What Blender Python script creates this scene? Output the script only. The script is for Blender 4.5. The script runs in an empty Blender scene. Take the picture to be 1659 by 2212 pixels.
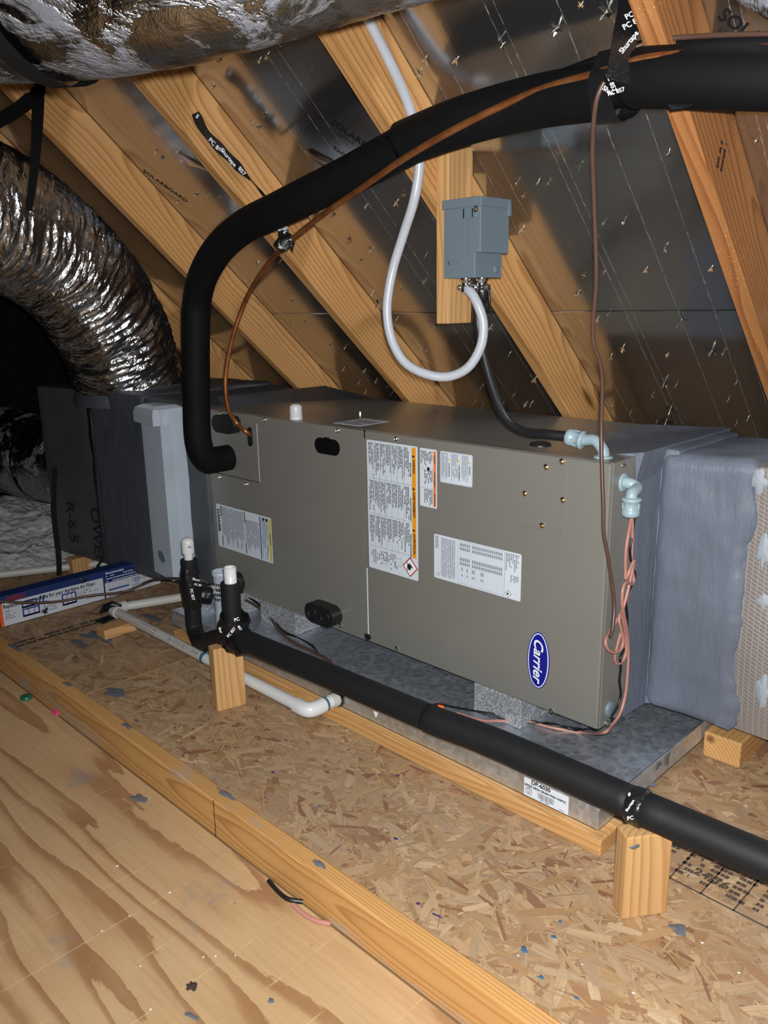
import bpy, bmesh, math, random
from mathutils import Vector, Matrix, noise
V = Vector
random.seed(7)
# ------------------------------------------------------------------ camera
IW, IH = 1659, 2212
CAM = V((0.8477, -1.5351, 0.9595)); YAW, PITCH, ROLL, FPX = 0.7848, 0.2499, -0.0171, 1751.5
def _axes():
    cy, sy, cp, sp = math.cos(YAW), math.sin(YAW), math.cos(PITCH), math.sin(PITCH)
    f = V((-sy*cp, cy*cp, -sp)); r = V((cy, sy, 0)); u = r.cross(f)
    c, s = math.cos(ROLL), math.sin(ROLL)
    return c*r + s*u, -s*r + c*u, f
AR, AU, AF = _axes()
def ray(x, y): return AF + AR*((x-IW/2)/FPX) - AU*((y-IH/2)/FPX)
scene = bpy.context.scene
COL = scene.collection
cd = bpy.data.cameras.new('camera'); co = bpy.data.objects.new('camera', cd); COL.objects.link(co)
cd.sensor_fit = 'VERTICAL'; cd.sensor_height = 36.0; cd.lens = FPX*36.0/IH
cd.clip_start = 0.02; cd.clip_end = 60
co.matrix_world = Matrix(((AR.x, AU.x, -AF.x, CAM.x), (AR.y, AU.y, -AF.y, CAM.y), (AR.z, AU.z, -AF.z, CAM.z), (0, 0, 0, 1)))
scene.camera = co
# ------------------------------------------------------------------ world, light, exposure
w = bpy.data.worlds.new('attic_dark'); scene.world = w; w.use_nodes = True
w.node_tree.nodes['Background'].inputs[0].default_value = (0.9, 0.95, 1.0, 1)
w.node_tree.nodes['Background'].inputs[1].default_value = 0.004
ld = bpy.data.lights.new('phone_flash', 'SPOT'); lo_ = bpy.data.objects.new('phone_flash', ld); COL.objects.link(lo_)
ld.energy = 200; ld.shadow_soft_size = 0.012; ld.spot_size = math.radians(140); ld.spot_blend = 1.0
ld.color = (0.97, 0.985, 1.0)
lo_.matrix_world = co.matrix_world.copy(); lo_.rotation_euler = ray(1180, 1250).to_track_quat('-Z', 'Y').to_euler(); lo_.location = CAM + AR*0.012 + AU*0.03
scene.view_settings.view_transform = 'Standard'; scene.view_settings.look = 'None'
scene.view_settings.gamma = 1.0; scene.view_settings.use_curve_mapping = False
scene.view_settings.exposure = 0.0
scene.cycles.blur_glossy = 0.15; scene.cycles.sample_clamp_indirect = 30; scene.cycles.max_bounces = 7
# ------------------------------------------------------------------ pixel helpers (a pixel gives a direction; the plane touched gives the distance)
def onp(x, y, n, o):
    d = ray(x, y); return CAM + d*((o - CAM.dot(n))/d.dot(n))
def PX(x, y, v): return onp(x, y, V((1, 0, 0)), v)
def PY(x, y, v): return onp(x, y, V((0, 1, 0)), v)
def PZ(x, y, v): return onp(x, y, V((0, 0, 1)), v)
def PD(x, y, d): return CAM + ray(x, y)*d
PIT = 0.74089; ROFF = 0.99735
RN = V((0, math.sin(PIT), math.cos(PIT))); RD = V((0, math.cos(PIT), -math.sin(PIT)))
def PRF(x, y, o=ROFF): return onp(x, y, RN, o)
FZ = -0.121            # floor level
UH, UD, UX0 = 0.627, 0.56, -1.53   # air handler height, depth, left end
# ------------------------------------------------------------------ node helpers
class NT:
    def __init__(s, name):
        s.m = bpy.data.materials.new(name); s.m.use_nodes = True; s.t = s.m.node_tree
        s.b = s.t.nodes['Principled BSDF']
    def n(s, typ, **kw):
        nd = s.t.nodes.new('ShaderNode'+typ)
        for k, v in kw.items():
            if k.startswith('_'): setattr(nd, k[1:], v)
            else:
                key = int(k[1:]) if k[0] == 'i' and k[1:].isdigit() else k.replace('_', ' ')
                s.set(nd.inputs[key], v)
        return nd
    def set(s, inp, v):
        if isinstance(v, bpy.types.Node): v = v.outputs[0]
        if isinstance(v, bpy.types.NodeSocket): s.t.links.new(v, inp)
        else:
            if hasattr(inp.default_value, '__len__') and len(inp.default_value) == 4 and len(v) == 3: v = (*v, 1)
            inp.default_value = v
    def P(s, **kw):
        for k, v in kw.items(): s.set(s.b.inputs[k.replace('_', ' ')], v)
        return s
    def co(s, scale=(1, 1, 1), rot=(0, 0, 0), rnd=0.0, which='Object'):
        tc = s.n('TexCoord'); src = tc.outputs[which]
        if rnd:
            oi = s.n('ObjectInfo'); mul = s.n('VectorMath', _operation='SCALE', i0=(rnd, rnd*1.7, rnd*.6)); s.set(mul.inputs['Scale'], oi.outputs['Random'])
            src = s.n('VectorMath', _operation='ADD', i0=src, i1=mul.outputs[0]).outputs[0]
        return s.n('Mapping', Vector=src, Scale=scale, Rotation=rot).outputs[0]
    def noise(s, vec, scale, detail=3, rough=.55, dist=0.0):
        return s.n('TexNoise', Vector=vec, Scale=scale, Detail=detail, Roughness=rough, Distortion=dist).outputs[0]
    def math(s, op, a, b=0.0, c=0.0, clamp=False):
        nd = s.n('Math', _operation=op, i0=a, i1=b, i2=c); nd.use_clamp = clamp; return nd.outputs[0]
    def ramp(s, fac, stops, interp='LINEAR'):
        nd = s.n('ValToRGB', Fac=fac); cr = nd.color_ramp; cr.interpolation = interp
        while len(cr.elements) < len(stops): cr.elements.new(0.5)
        for e, (p, c) in zip(cr.elements, stops): e.position = p; e.color = (*c, 1) if len(c) == 3 else c
        return nd.outputs[0]
    def mix(s, fac, a, b, blend='MIX'):
        nd = s.n('Mix', _data_type='RGBA', _blend_type=blend)
        s.set(nd.inputs[0], fac); s.set(nd.inputs[6], a); s.set(nd.inputs[7], b); return nd.outputs[2]
    def bump(s, h, strength=.3, dist=.002, normal=None):
        nd = s.n('Bump', Height=h, Strength=strength, Distance=dist)
        if normal is not None: s.set(nd.inputs['Normal'], normal)
        s.set(s.b.inputs['Normal'], nd.outputs[0]); return nd.outputs[0]
G = lambda v: (v, v, v)
M = {}
def simple(key, col, rough=.5, metal=0.0, spec=.5, var=0.0, vscale=20, bump=0.0, bscale=200, bdist=.001):
    t = NT(key); t.P(Roughness=rough, Metallic=metal); t.b.inputs['Specular IOR Level'].default_value = spec
    if var:
        c = t.co(); f = t.noise(c, vscale, 4)
        t.P(Base_Color=t.mix(f, tuple(x*(1-var) for x in col), tuple(min(1, x*(1+var)) for x in col)))
    else: t.P(Base_Color=col)
    if bump: t.bump(t.noise(t.co(), bscale, 3), bump, bdist)
    M[key] = t.m; return t.m
simple('taupe', (.195, .187, .164), .26, 0.0, .6, .04, 6, .05, 900, .0005)
simple('black_foam', (.0035, .0038, .0042), .7, 0, .16, .3, 40, .25, 350, .0006)
simple('drain_foam', (.0085, .0095, .0105), .6, 0, .3, .2, 40, .25, 350, .0006)
simple('ink_faded', (.075, .052, .036), .6)
simple('knot_brown', (.06, .035, .024), .6)
simple('unlit_black', (.006, .006, .007), .9, 0, .1, .3, 8)
simple('black_rubber', (.012, .012, .013), .4)
simple('black_hole', (.003, .003, .003), .9, 0, .1)
simple('webbing', (.008, .008, .008), .75, 0, .2, 0, 1, .3, 500)
simple('pvc', (.66, .67, .66), .33, 0, .5, .05, 30)
simple('pvc_old', (.50, .49, .45), .45, 0, .5, .10, 25)
simple('white_plastic', (.48, .54, .62), .35, 0, .5, .03, 6)
simple('grey_fitting', (.30, .39, .43), .42, 0, .5, .05, 30)
simple('grey_steel', (.135, .175, .205), .45, 0, .5, .04, 8, .05, 600)
simple('grey_conduit', (.44, .46, .50), .28, 0, .5, .08, 30)
simple('zinc', (.62, .58, .50), .28, 1.0)
simple('brass', (.72, .60, .36), .25, 1.0)
simple('chrome', (.7, .7, .72), .2, 1.0)
simple('label_white', (.66, .72, .78), .38, 0, .5)
simple('ink', (.012, .012, .016), .5)
simple('ink_grey', (.16, .17, .2), .5)
simple('ink_red', (.45, .03, .02), .5)
simple('ink_purple', (.10, .06, .22), .5)
simple('ink_faint', (.008, .009, .011), .5, 0, .3)
simple('print_orange', (.85, .33, .01), .4)
simple('print_red_orange', (.80, .22, .05), .4)
simple('print_yellow', (.66, .55, .05), .4)
simple('print_blue', (.015, .04, .25), .4)
simple('logo_blue', (.006, .010, .24), .28)
simple('print_white', (.85, .87, .9), .4)
simple('wire_brown', (.085, .045, .032), .38, 0, .5, .15, 60)
simple('wire_salmon', (.43, .20, .155), .38, 0, .5, .1, 60)
simple('wire_black', (.008, .008, .009), .35)
simple('carton_white', (.55, .57, .62), .5, 0, .4, .06, 14)
simple('carton_navy', (.012, .03, .13), .45, 0, .4, .1, 10)
simple('carton_orange', (.75, .10, .02), .5)
simple('carton_plum', (.14, .02, .05), .5)
simple('green_plastic', (.01, .12, .06), .3)
simple('pink_plastic', (.75, .05, .22), .35)
simple('orange_plastic', (.85, .13, .02), .35)
simple('smear_grey', (.125, .13, .145), .6, 0, .4, .25, 60, .4, 200)
simple('smear_blue', (.04, .13, .22), .45, 0, .4, .3, 80)
simple('smear_purple', (.05, .03, .14), .5)
simple('mesh_white', (.7, .7, .68), .6)
simple('torn_paper', (.36, .21, .10), .8, 0, .2, .3, 300)
simple('oxide_foil', (.75, .75, .76), .22, 1.0)
simple('cover_seal', (.2, .2, .21), .6)

def copper():
    t = NT('copper'); c = t.co(); f = t.noise(c, 18, 5, .7)
    t.P(Base_Color=t.ramp(f, [(0, (.10, .035, .015)), (.45, (.45, .16, .05)), (.62, (.58, .23, .08)), (.75, (.20, .24, .18))]), Metallic=.85,
        Roughness=t.math('MULTIPLY_ADD', f, .3, .28)); M['copper'] = t.m
copper()
def tape():
    t = NT('black_tape'); c = t.co(); t.P(Base_Color=(.010, .010, .011), Roughness=.22); t.bump(t.noise(c, 90, 4, .65), .7, .003); M['tape'] = t.m
tape()
def mastic(key, a, b, rough=.55):
    t = NT(key); c = t.co(); c2 = t.co((2.2, 2.2, .5))
    f = t.noise(c2, 9, 6, .65); g = t.noise(c, 3, 3)
    col = t.mix(f, a, b); col = t.mix(t.math('MULTIPLY', g, .45), col, tuple(x*.6 for x in a))
    sp = t.ramp(t.noise(c2, 34, 4, .75), [(.70, G(0)), (.76, G(1))]); col = t.mix(t.math('MULTIPLY', sp, .5), col, (.42, .42, .42))
    t.P(Base_Color=col, Roughness=rough); t.bump(t.noise(t.co((3, 3, .55)), 26, 6, .7), .55, .006); M[key] = t.m
mastic('mastic', (.105, .118, .150), (.20, .23, .29), .42)
mastic('mastic_pale', (.30, .33, .37), (.46, .50, .56), .5)
mastic('mastic_shaded', (.045, .050, .058), (.085, .095, .110), .5)  # plenum mastic, its colour darkened for the weak light at the far end
def ductboard():
    t = NT('duct_board_facing'); c = t.co(); f = t.noise(c, 4, 4, .6); g = t.noise(c, 40, 3)
    t.P(Base_Color=t.mix(f, (.055, .062, .068), (.12, .13, .14)), Roughness=.42, Metallic=.35); t.bump(g, .15, .002); M['ductboard'] = t.m
ductboard()
def fsk():
    t = NT('foil_scrim_facing'); c = t.co((1, 1, 1)); 
    sep = t.n('SeparateXYZ', Vector=c); x, z = sep.outputs[0], sep.outputs[2]
    def lines(a, b, per):
        q = t.math('ADD', t.math('MULTIPLY', x, a), t.math('MULTIPLY', z, b)); fr = t.math('FRACT', t.math('DIVIDE', q, per))
        return t.math('LESS_THAN', t.math('ABSOLUTE', t.math('SUBTRACT', fr, .5)), .07)
    l = t.math('MAXIMUM', lines(.45, 1, .0095), lines(1, 0.02, .013)); f = t.noise(t.co(), 6, 4)
    col = t.mix(f, (.30, .255, .23), (.40, .355, .33)); col = t.mix(t.math('MULTIPLY', l, .55), col, (.62, .60, .58))
    t.P(Base_Color=col, Metallic=.5, Roughness=.4); t.bump(t.math('ADD', l, t.math('MULTIPLY', f, 3)), .35, .0015); M['fsk'] = t.m
fsk()
def galv():
    t = NT('galvanized'); c = t.co(); v = t.n('TexVoronoi', Vector=c, Scale=85).outputs['Color']; f = t.noise(c, 8, 5, .7)
    bw = t.n('RGBToBW', Color=v).outputs[0]
    col = t.mix(t.math('MULTIPLY_ADD', bw, .5, t.math('MULTIPLY', f, .4)), (.52, .56, .61), (.82, .88, .95))
    t.P(Base_Color=col, Metallic=1.0, Roughness=t.math('MULTIPLY_ADD', bw, .12, .50)); t.bump(f, .12, .003); M['galv'] = t.m
galv()
def eps():
    t = NT('recycled_foam'); c = t.co(); v = t.n('TexVoronoi', Vector=c, Scale=260); bw = t.n('RGBToBW', Color=v.outputs['Color']).outputs[0]
    t.P(Base_Color=t.ramp(bw, [(.1, (.14, .145, .15)), (.6, (.27, .28, .29)), (.9, (.42, .43, .44))]), Roughness=.8); t.bump(v.outputs['Distance'], .5, .0015); M['eps'] = t.m
eps()
def mylar():
    t = NT('crinkled_mylar'); c = t.co(); v = t.n('TexVoronoi', Vector=t.co((1, 1, 1)), Scale=38); n1 = t.noise(c, 22, 5, .7, .8); n2 = t.noise(c, 140, 3, .6)
    t.P(Base_Color=t.mix(t.noise(c, 5, 3), (.60, .62, .64), (.90, .92, .95)), Metallic=1.0, Roughness=t.math('MULTIPLY_ADD', n1, .16, .10))
    h = t.math('ADD', t.math('MULTIPLY', v.outputs['Distance'], .7), t.math('ADD', n1, t.math('MULTIPLY', n2, .25)))
    t.bump(h, .55, .007); M['mylar'] = t.m
mylar()
def mylar_dusty():
    t = NT('dusty_duct_jacket'); c = t.co(); d = t.ramp(t.noise(c, 6, 6, .72, .6), [(.52, G(0)), (.60, G(1))]); n1 = t.noise(c, 24, 5, .7, .5)
    t.P(Base_Color=t.mix(d, (.34, .33, .32), (.20, .20, .23)), Metallic=t.math('SUBTRACT', 1, t.math('MULTIPLY', d, .85)), Roughness=t.math('MULTIPLY_ADD', d, .35, .22))
    t.bump(t.math('ADD', n1, d), .6, .008); M['mylar_dusty'] = t.m
mylar_dusty()
def deck():
    t = NT('radiant_foil_deck'); c = t.co(); sep = t.n('SeparateXYZ', Vector=c); x, y = sep.outputs[0], sep.outputs[1]
    # stitched perforation rows running up the slope, some pairs close together
    def rows(per, ph, wd):
        fr = t.math('FRACT', t.math('ADD', t.math('DIVIDE', t.math('ADD', x, t.math('MULTIPLY', y, .02)), per), ph))
        return t.math('LESS_THAN', t.math('ABSOLUTE', t.math('SUBTRACT', fr, .5)), wd/per)
    dash = t.ramp(t.noise(t.co((30, 1, 1)), 42, 4, .8), [(.53, G(0)), (.60, G(1))])
    l = t.math('MULTIPLY', t.math('MAXIMUM', rows(.145, .2, .0015), rows(.215, .55, .0013)), dash)
    sm = t.noise(c, 2.4, 4, .6); fine = t.noise(t.co((1, .25, 1)), 60, 4, .7); scuff = t.ramp(t.noise(t.co((1, .5, 1)), 9, 6, .75), [(.60, G(0)), (.72, G(1))])
    col = t.mix(sm, (.52, .525, .53), (.63, .635, .64)); col = t.mix(t.math('MULTIPLY', l, .7), col, (.8, .8, .8)); col = t.mix(t.math('MULTIPLY', scuff, .25), col, (.5, .5, .5))
    t.P(Base_Color=col, Metallic=t.math('SUBTRACT', .97, t.math('MULTIPLY', l, .6)),
        Roughness=t.math('ADD', t.math('MULTIPLY_ADD', sm, .08, .115), t.math('MULTIPLY', scuff, .15)))
    t.bump(t.math('ADD', t.math('MULTIPLY', fine, .6), t.math('ADD', t.math('MULTIPLY', l, .6), sm)), .16, .0022); M['deck'] = t.m
deck()
def wood(key, light, mid, dark, freq=150, wob=.010, tilt=.06, pith=(.05, -.03), stain=None, rough=.55, resin=False):
    t = NT(key); tc = t.n('TexCoord'); oi = t.n('ObjectInfo')
    off = t.n('VectorMath', _operation='SCALE', i0=(7.3, 3.1, 5.7)); t.set(off.inputs['Scale'], oi.outputs['Random'])
    p = t.n('VectorMath', _operation='ADD', i0=tc.outputs['Object'], i1=off.outputs[0]).outputs[0]
    raw = t.n('SeparateXYZ', Vector=tc.outputs['Object'])
    lw = t.n('Mapping', Vector=p, Scale=(1.6, 9, 9)).outputs[0]
    n1 = t.noise(lw, 1.0, 2, .5, .3); n2 = t.noise(t.n('Mapping', Vector=p, Scale=(2.2, 3, 3)).outputs[0], 1.0, 1)
    yy = t.math('ADD', t.math('SUBTRACT', raw.outputs[1], pith[0]), t.math('ADD', t.math('MULTIPLY', raw.outputs[0], tilt), t.math('MULTIPLY', t.math('SUBTRACT', n2, .5), wob*6)))
    zz = t.math('ADD', t.math('SUBTRACT', raw.outputs[2], pith[1]), t.math('MULTIPLY', t.math('SUBTRACT', n1, .5), wob*2.4))
    r = t.math('SQRT', t.math('ADD', t.math('MULTIPLY', yy, yy), t.math('MULTIPLY', zz, zz)))
    fr = t.math('FRACT', t.math('MULTIPLY', r, freq))
    grain = t.noise(t.n('Mapping', Vector=p, Scale=(4, 160, 160)).outputs[0], 1.0, 3)
    big = t.noise(t.n('Mapping', Vector=p, Scale=(1.2, 5, 5)).outputs[0], 1.0, 3)
    ring = t.ramp(fr, [(0, G(.10)), (.55, G(.38)), (.84, G(1.0)), (.93, G(.85)), (1.0, G(.10))])
    fac = t.math('ADD', t.math('MULTIPLY', ring, .80), t.math('MULTIPLY', t.math('SUBTRACT', grain, .5), .45), clamp=True)
    col = t.mix(fac, light, dark); col = t.mix(t.math('MULTIPLY', big, .5), col, mid)
    # knots
    kv = t.n('TexVoronoi', Vector=t.n('Mapping', Vector=p, Scale=(1.3, 6, 6)).outputs[0], Scale=1.0).outputs['Distance']
    col = t.mix(t.ramp(kv, [(.035, G(.85)), (.09, G(0))]), col, tuple(x*.35 for x in dark))
    if stain: col = t.mix(t.ramp(t.noise(t.n('Mapping', Vector=p, Scale=(2.5, 7, 7)).outputs[0], 1.0, 5, .7), [(.52, G(0)), (.66, G(.8))]), col, stain)
    if resin:  # resin flecks, their glitter painted in as bright orange colour
        rv = t.n('TexVoronoi', Vector=p, Scale=170).outputs['Distance']; msk = t.ramp(t.noise(p, 7, 3), [(.48, G(0)), (.60, G(1))])
        col = t.mix(t.math('MULTIPLY', t.math('LESS_THAN', rv, .16), msk), col, (.95, .50, .10))
    t.P(Base_Color=col, Roughness=rough); t.b.inputs['Specular IOR Level'].default_value = .3
    t.bump(t.math('ADD', ring, grain), .15, .0015); M[key] = t.m
wood('pine', (.61, .345, .135), (.50, .245, .080), (.260, .098, .022), 82, .013, .05, (.06, .07))
wood('pine_red', (.44, .205, .072), (.36, .130, .042), (.17, .052, .016), 95, .012, .05, (.05, .05), None, .5, True)
wood('pine_clean', (.63, .370, .150), (.56, .300, .105), (.38, .160, .040), 120, .006, .03, (.07, -.06))
wood('pine_plate', (.60, .340, .125), (.52, .270, .085), (.29, .120, .030), 190, .004, .012, (.06, .01), (.33, .31, .30))
wood('pine_board', (.60, .37, .165), (.53, .29, .11), (.37, .17, .055), 90, .008, .04, (.08, .05))
def plywood():
    t = NT('plywood_face'); c = t.co((.30, 2.5, 1), (0, 0, .05)); c1 = t.co((1.0, 1.0, 1))
    f = t.noise(c, 1.5, 3, .5, .2); sy = t.n('SeparateXYZ', Vector=c1).outputs[1]; q = t.math('ADD', t.math('MULTIPLY', sy, 13), t.math('MULTIPLY', f, 10)); fr = t.math('FRACT', q)
    edge = t.noise(t.co((14, 55, 1)), 1.6, 4, .75)
    fr2 = t.math('ADD', fr, t.math('MULTIPLY', t.math('SUBTRACT', edge, .5), .30))
    band = t.ramp(fr2, [(.0, G(0)), (.42, G(.03)), (.62, G(.22)), (.76, G(.85)), (.93, G(1)), (.96, G(0))])
    fine = t.noise(t.co((6, 130, 1)), 1.0, 4); blot = t.noise(c1, 5, 5, .65)
    col = t.mix(blot, (.56, .375, .205), (.44, .270, .125)); col = t.mix(t.math('MULTIPLY', band, t.math('MULTIPLY_ADD', blot, .7, .42, clamp=True)), col, (.255, .112, .043))
    col = t.mix(t.math('MULTIPLY', t.math('SUBTRACT', fine, .45, clamp=True), .8), col, (.26, .13, .05))
    sep = t.n('SeparateXYZ', Vector=c1)
    sx = t.math('ADD', sep.outputs[0], t.math('MULTIPLY', t.noise(t.co((.5, .5, 1)), 2, 2), .05))
    scr = t.math('LESS_THAN', t.math('ABSOLUTE', t.math('SUBTRACT', t.math('FRACT', t.math('DIVIDE', sx, .102)), .5)), .011)
    scr = t.math('MULTIPLY', scr, t.ramp(t.noise(t.co((2, 5, 1)), 3, 4, .7), [(.48, G(0)), (.6, G(.45))]))
    col = t.mix(scr, col, (.72, .52, .30))
    dirt = t.ramp(t.noise(c1, 42, 6, .8), [(.66, G(0)), (.72, G(.7))]); col = t.mix(dirt, col, (.13, .075, .04))
    sm = t.ramp(t.noise(c1, 3.1, 6, .7), [(.64, G(0)), (.70, G(.6))]); col = t.mix(sm, col, (.23, .21, .21))
    t.P(Base_Color=col, Roughness=.55); t.bump(t.math('ADD', t.math('MULTIPLY', band, -.6), fine), .2, .0012); M['plywood'] = t.m
plywood()
def osb():
    for key, flat in (('osb_strand', False), ('osb_core', True)):
        t = NT(key); c = t.co(); f = t.noise(c, 120, 3)
        if flat: base = t.mix(t.noise(c, 30, 4), (.30, .175, .075), (.40, .25, .115))
        else: base = t.n('Attribute', _attribute_name='strand').outputs['Color']
        gr = t.noise(t.co((9, 420, 1), which='UV'), 1.0, 4, .7) if not flat else t.noise(t.co((160, 160, 1)), 2.5, 3); big = t.noise(c, 2.2, 4, .6)
        col = t.mix(t.math('MULTIPLY', t.ramp(gr, [(.42, G(0)), (.68, G(1))]), .55), base, (.25, .125, .05)); col = t.mix(t.math('MULTIPLY', f, .18), col, (.20, .10, .04)); col = t.mix(t.math('MULTIPLY', t.ramp(big, [(.45, G(0)), (.7, G(1))]), .25), col, (.25, .20, .16))
        t.P(Base_Color=col, Roughness=.6); t.b.inputs['Specular IOR Level'].default_value = .3; t.bump(gr, .15, .0008); M[key] = t.m
osb()
def insul():
    t = NT('blown_insulation'); c = t.co(); v = t.n('TexVoronoi', Vector=c, Scale=38); f = t.noise(c, 30, 6, .75)
    t.P(Base_Color=t.mix(f, (.30, .30, .31), (.85, .86, .88)), Roughness=.95); t.bump(t.math('ADD', f, v.outputs['Distance']), 1.0, .012); M['insul'] = t.m
insul()
# ------------------------------------------------------------------ object helpers
def tag(o, label=None, cat=None, group=None, kind=None):
    if label: o['label'] = label
    if cat: o['category'] = cat
    if group: o['group'] = group
    if kind: o['kind'] = kind
    return o
def thing(name, label, cat, loc=(0, 0, 0), group=None):
    o = bpy.data.objects.new(name, None); o.empty_display_size = .05; COL.objects.link(o); o.location = loc
    return tag(o, label, cat, group)
def link(name, me, mat=None, parent=None, mw=None):
    if mat is not None and not me.materials: me.materials.append(M[mat] if isinstance(mat, str) else mat)
    o = bpy.data.objects.new(name, me); COL.objects.link(o)
    if mw is not None: o.matrix_world = mw
    if parent is not None:
        o.parent = parent
        # every parent here carries its own world matrix in matrix_basis chains of at most two levels
        pm = parent.matrix_basis if parent.parent is None else parent.parent.matrix_basis @ parent.matrix_parent_inverse @ parent.matrix_basis
        o.matrix_parent_inverse = pm.inverted()
    return o
class MB:
    def __init__(s): s.v = []; s.f = []; s.sm = []; s.mi = []
    def add(s, vs, fs, smooth=False, mi=0):
        b = len(s.v); s.v += [tuple(p) for p in vs]
        for f in fs: s.f.append(tuple(i+b for i in f)); s.sm.append(smooth); s.mi.append(mi)
        return s
    def mesh(s, name, angle=None):
        me = bpy.data.meshes.new(name); me.from_pydata(s.v, [], s.f); me.polygons.foreach_set('use_smooth', s.sm); me.polygons.foreach_set('material_index', s.mi)
        me.validate(); me.update()
        if angle: me.set_sharp_from_angle(angle=math.radians(angle))
        return me
    def obj(s, name, mat, parent=None, mw=None, angle=None):
        mats = mat if isinstance(mat, (list, tuple)) else [mat]
        me = s.mesh(name, angle)
        for m in mats: me.materials.append(M[m])
        return link(name, me, None, parent, mw)
    def box(s, lo, hi, mi=0):
        x0, y0, z0 = lo; x1, y1, z1 = hi
        vs = [(x0, y0, z0), (x1, y0, z0), (x1, y1, z0), (x0, y1, z0), (x0, y0, z1), (x1, y0, z1), (x1, y1, z1), (x0, y1, z1)]
        return s.add(vs, [(0, 3, 2, 1), (4, 5, 6, 7), (0, 1, 5, 4), (1, 2, 6, 5), (2, 3, 7, 6), (3, 0, 4, 7)], False, mi)
    def bbox(s, lo, hi, bev=.003, seg=2):
        bm = bmesh.new(); bmesh.ops.create_cube(bm, size=1)
        for v in bm.verts: v.co = V([lo[i]+(hi[i]-lo[i])*(v.co[i]+.5) for i in range(3)])
        bmesh.ops.bevel(bm, geom=bm.edges[:], offset=bev, segments=seg, affect='EDGES', profile=.5)
        bm.verts.index_update(); s.add([v.co for v in bm.verts], [[v.index for v in f.verts] for f in bm.faces]); bm.free(); return s
    def prism(s, pts, d, mi=0):
        n = len(pts); d = V(d); vs = [V(p) for p in pts]+[V(p)+d for p in pts]
        return s.add(vs, [tuple(range(n-1, -1, -1)), tuple(range(n, 2*n))]+[(i, (i+1) % n, n+(i+1) % n, n+i) for i in range(n)], False, mi)
    def tube(s, pts, r, seg=12, caps=True, step=None, closed=False, radf=None, mi=0):
        P = smooth_path(pts, step) if step else [V(p) for p in pts]
        n = len(P); T = [(P[min(i+1, n-1)]-P[max(i-1, 0)]).normalized() for i in range(n)]
        a = T[0].orthogonal().normalized(); rings = []
        L = 0
        for i in range(n):
            if i: L += (P[i]-P[i-1]).length
            a = (a - T[i]*a.dot(T[i])).normalized(); b = T[i].cross(a)
            rr = r[min(i, len(r)-1)] if isinstance(r, (list, tuple)) else r
            for k in range(seg):
                th = 2*math.pi*k/seg; q = rr if radf is None else radf(rr, L, th, P[i])
                rings.append(P[i]+(a*math.cos(th)+b*math.sin(th))*q)
        fs = [(i*seg+k, i*seg+(k+1) % seg, (i+1)*seg+(k+1) % seg, (i+1)*seg+k) for i in range(n-1) for k in range(seg)]
        s.add(rings, fs, True, mi)
        if caps: s.add(rings[:seg], [tuple(range(seg-1, -1, -1))], False, mi); s.add(rings[-seg:], [tuple(range(seg))], False, mi)
        return s
    def lathe(s, o, ax, prof, seg=20, mi=0, capped=True):
        o = V(o); ax = V(ax).normalized(); a = ax.orthogonal().normalized(); b = ax.cross(a)
        vs = [o+ax*h+(a*math.cos(2*math.pi*k/seg)+b*math.sin(2*math.pi*k/seg))*r for r, h in prof for k in range(seg)]
        fs = [(i*seg+k, i*seg+(k+1) % seg, (i+1)*seg+(k+1) % seg, (i+1)*seg+k) for i in range(len(prof)-1) for k in range(seg)]
        s.add(vs, fs, True, mi)
        if capped: s.add(vs[:seg], [tuple(range(seg-1, -1, -1))], False, mi); s.add(vs[-seg:], [tuple(range(seg))], False, mi)
        return s
def smooth_path(pts, step=.02):
    P = [V(p) for p in pts]; P = [P[0]*2-P[1]]+P+[P[-1]*2-P[-2]]; out = []
    for i in range(1, len(P)-2):
        p0, p1, p2, p3 = P[i-1:i+3]; k = max(2, int((p2-p1).length/step))
        for j in range(k):
            t = j/k; out.append(.5*((2*p1)+(p2-p0)*t+(2*p0-5*p1+4*p2-p3)*t*t+(3*p1-p0-3*p2+p3)*t**3))
    out.append(P[-2]); return out
def frame(o, right, up):
    r = V(right).normalized(); n = r.cross(V(up)).normalized(); u = n.cross(r)
    return Matrix(((r.x, u.x, n.x, o[0]), (r.y, u.y, n.y, o[1]), (r.z, u.z, n.z, o[2]), (0, 0, 0, 1)))
_tc = {}
def text_mesh(body, size=1, bold=0.0, shear=0.0, spacing=1.0, align='LEFT', width=None):
    c = bpy.data.curves.new('t', 'FONT'); c.body = body; c.size = size; c.offset = bold; c.shear = shear; c.space_character = spacing; c.align_x = align; c.align_y = 'CENTER'; c.resolution_u = 3
    o = bpy.data.objects.new('t', c); COL.objects.link(o); bpy.context.view_layer.update()
    dg = bpy.context.evaluated_depsgraph_get(); me = bpy.data.meshes.new_from_object(o.evaluated_get(dg))
    vs = [v.co.copy() for v in me.vertices]; fs = [tuple(p.vertices) for p in me.polygons]
    bpy.data.objects.remove(o); bpy.data.curves.remove(c); bpy.data.meshes.remove(me)
    if width and vs:
        x0 = min(v.x for v in vs); x1 = max(v.x for v in vs); k = width/max(1e-6, x1-x0)
        for v in vs: v.x = (v.x-x0)*k if align == 'LEFT' else v.x*k
    return vs, fs
def text(name, body, fr, mat, parent, size=.02, bold=0.0, shear=0.0, spacing=1.0, align='LEFT', width=None, warp=None):
    vs, fs = text_mesh(body, size, bold, shear, spacing, align, width)
    vs = [fr @ (v if warp is None else warp(v)) for v in vs]
    return MB().add(vs, fs).obj(name, mat, parent)
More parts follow.
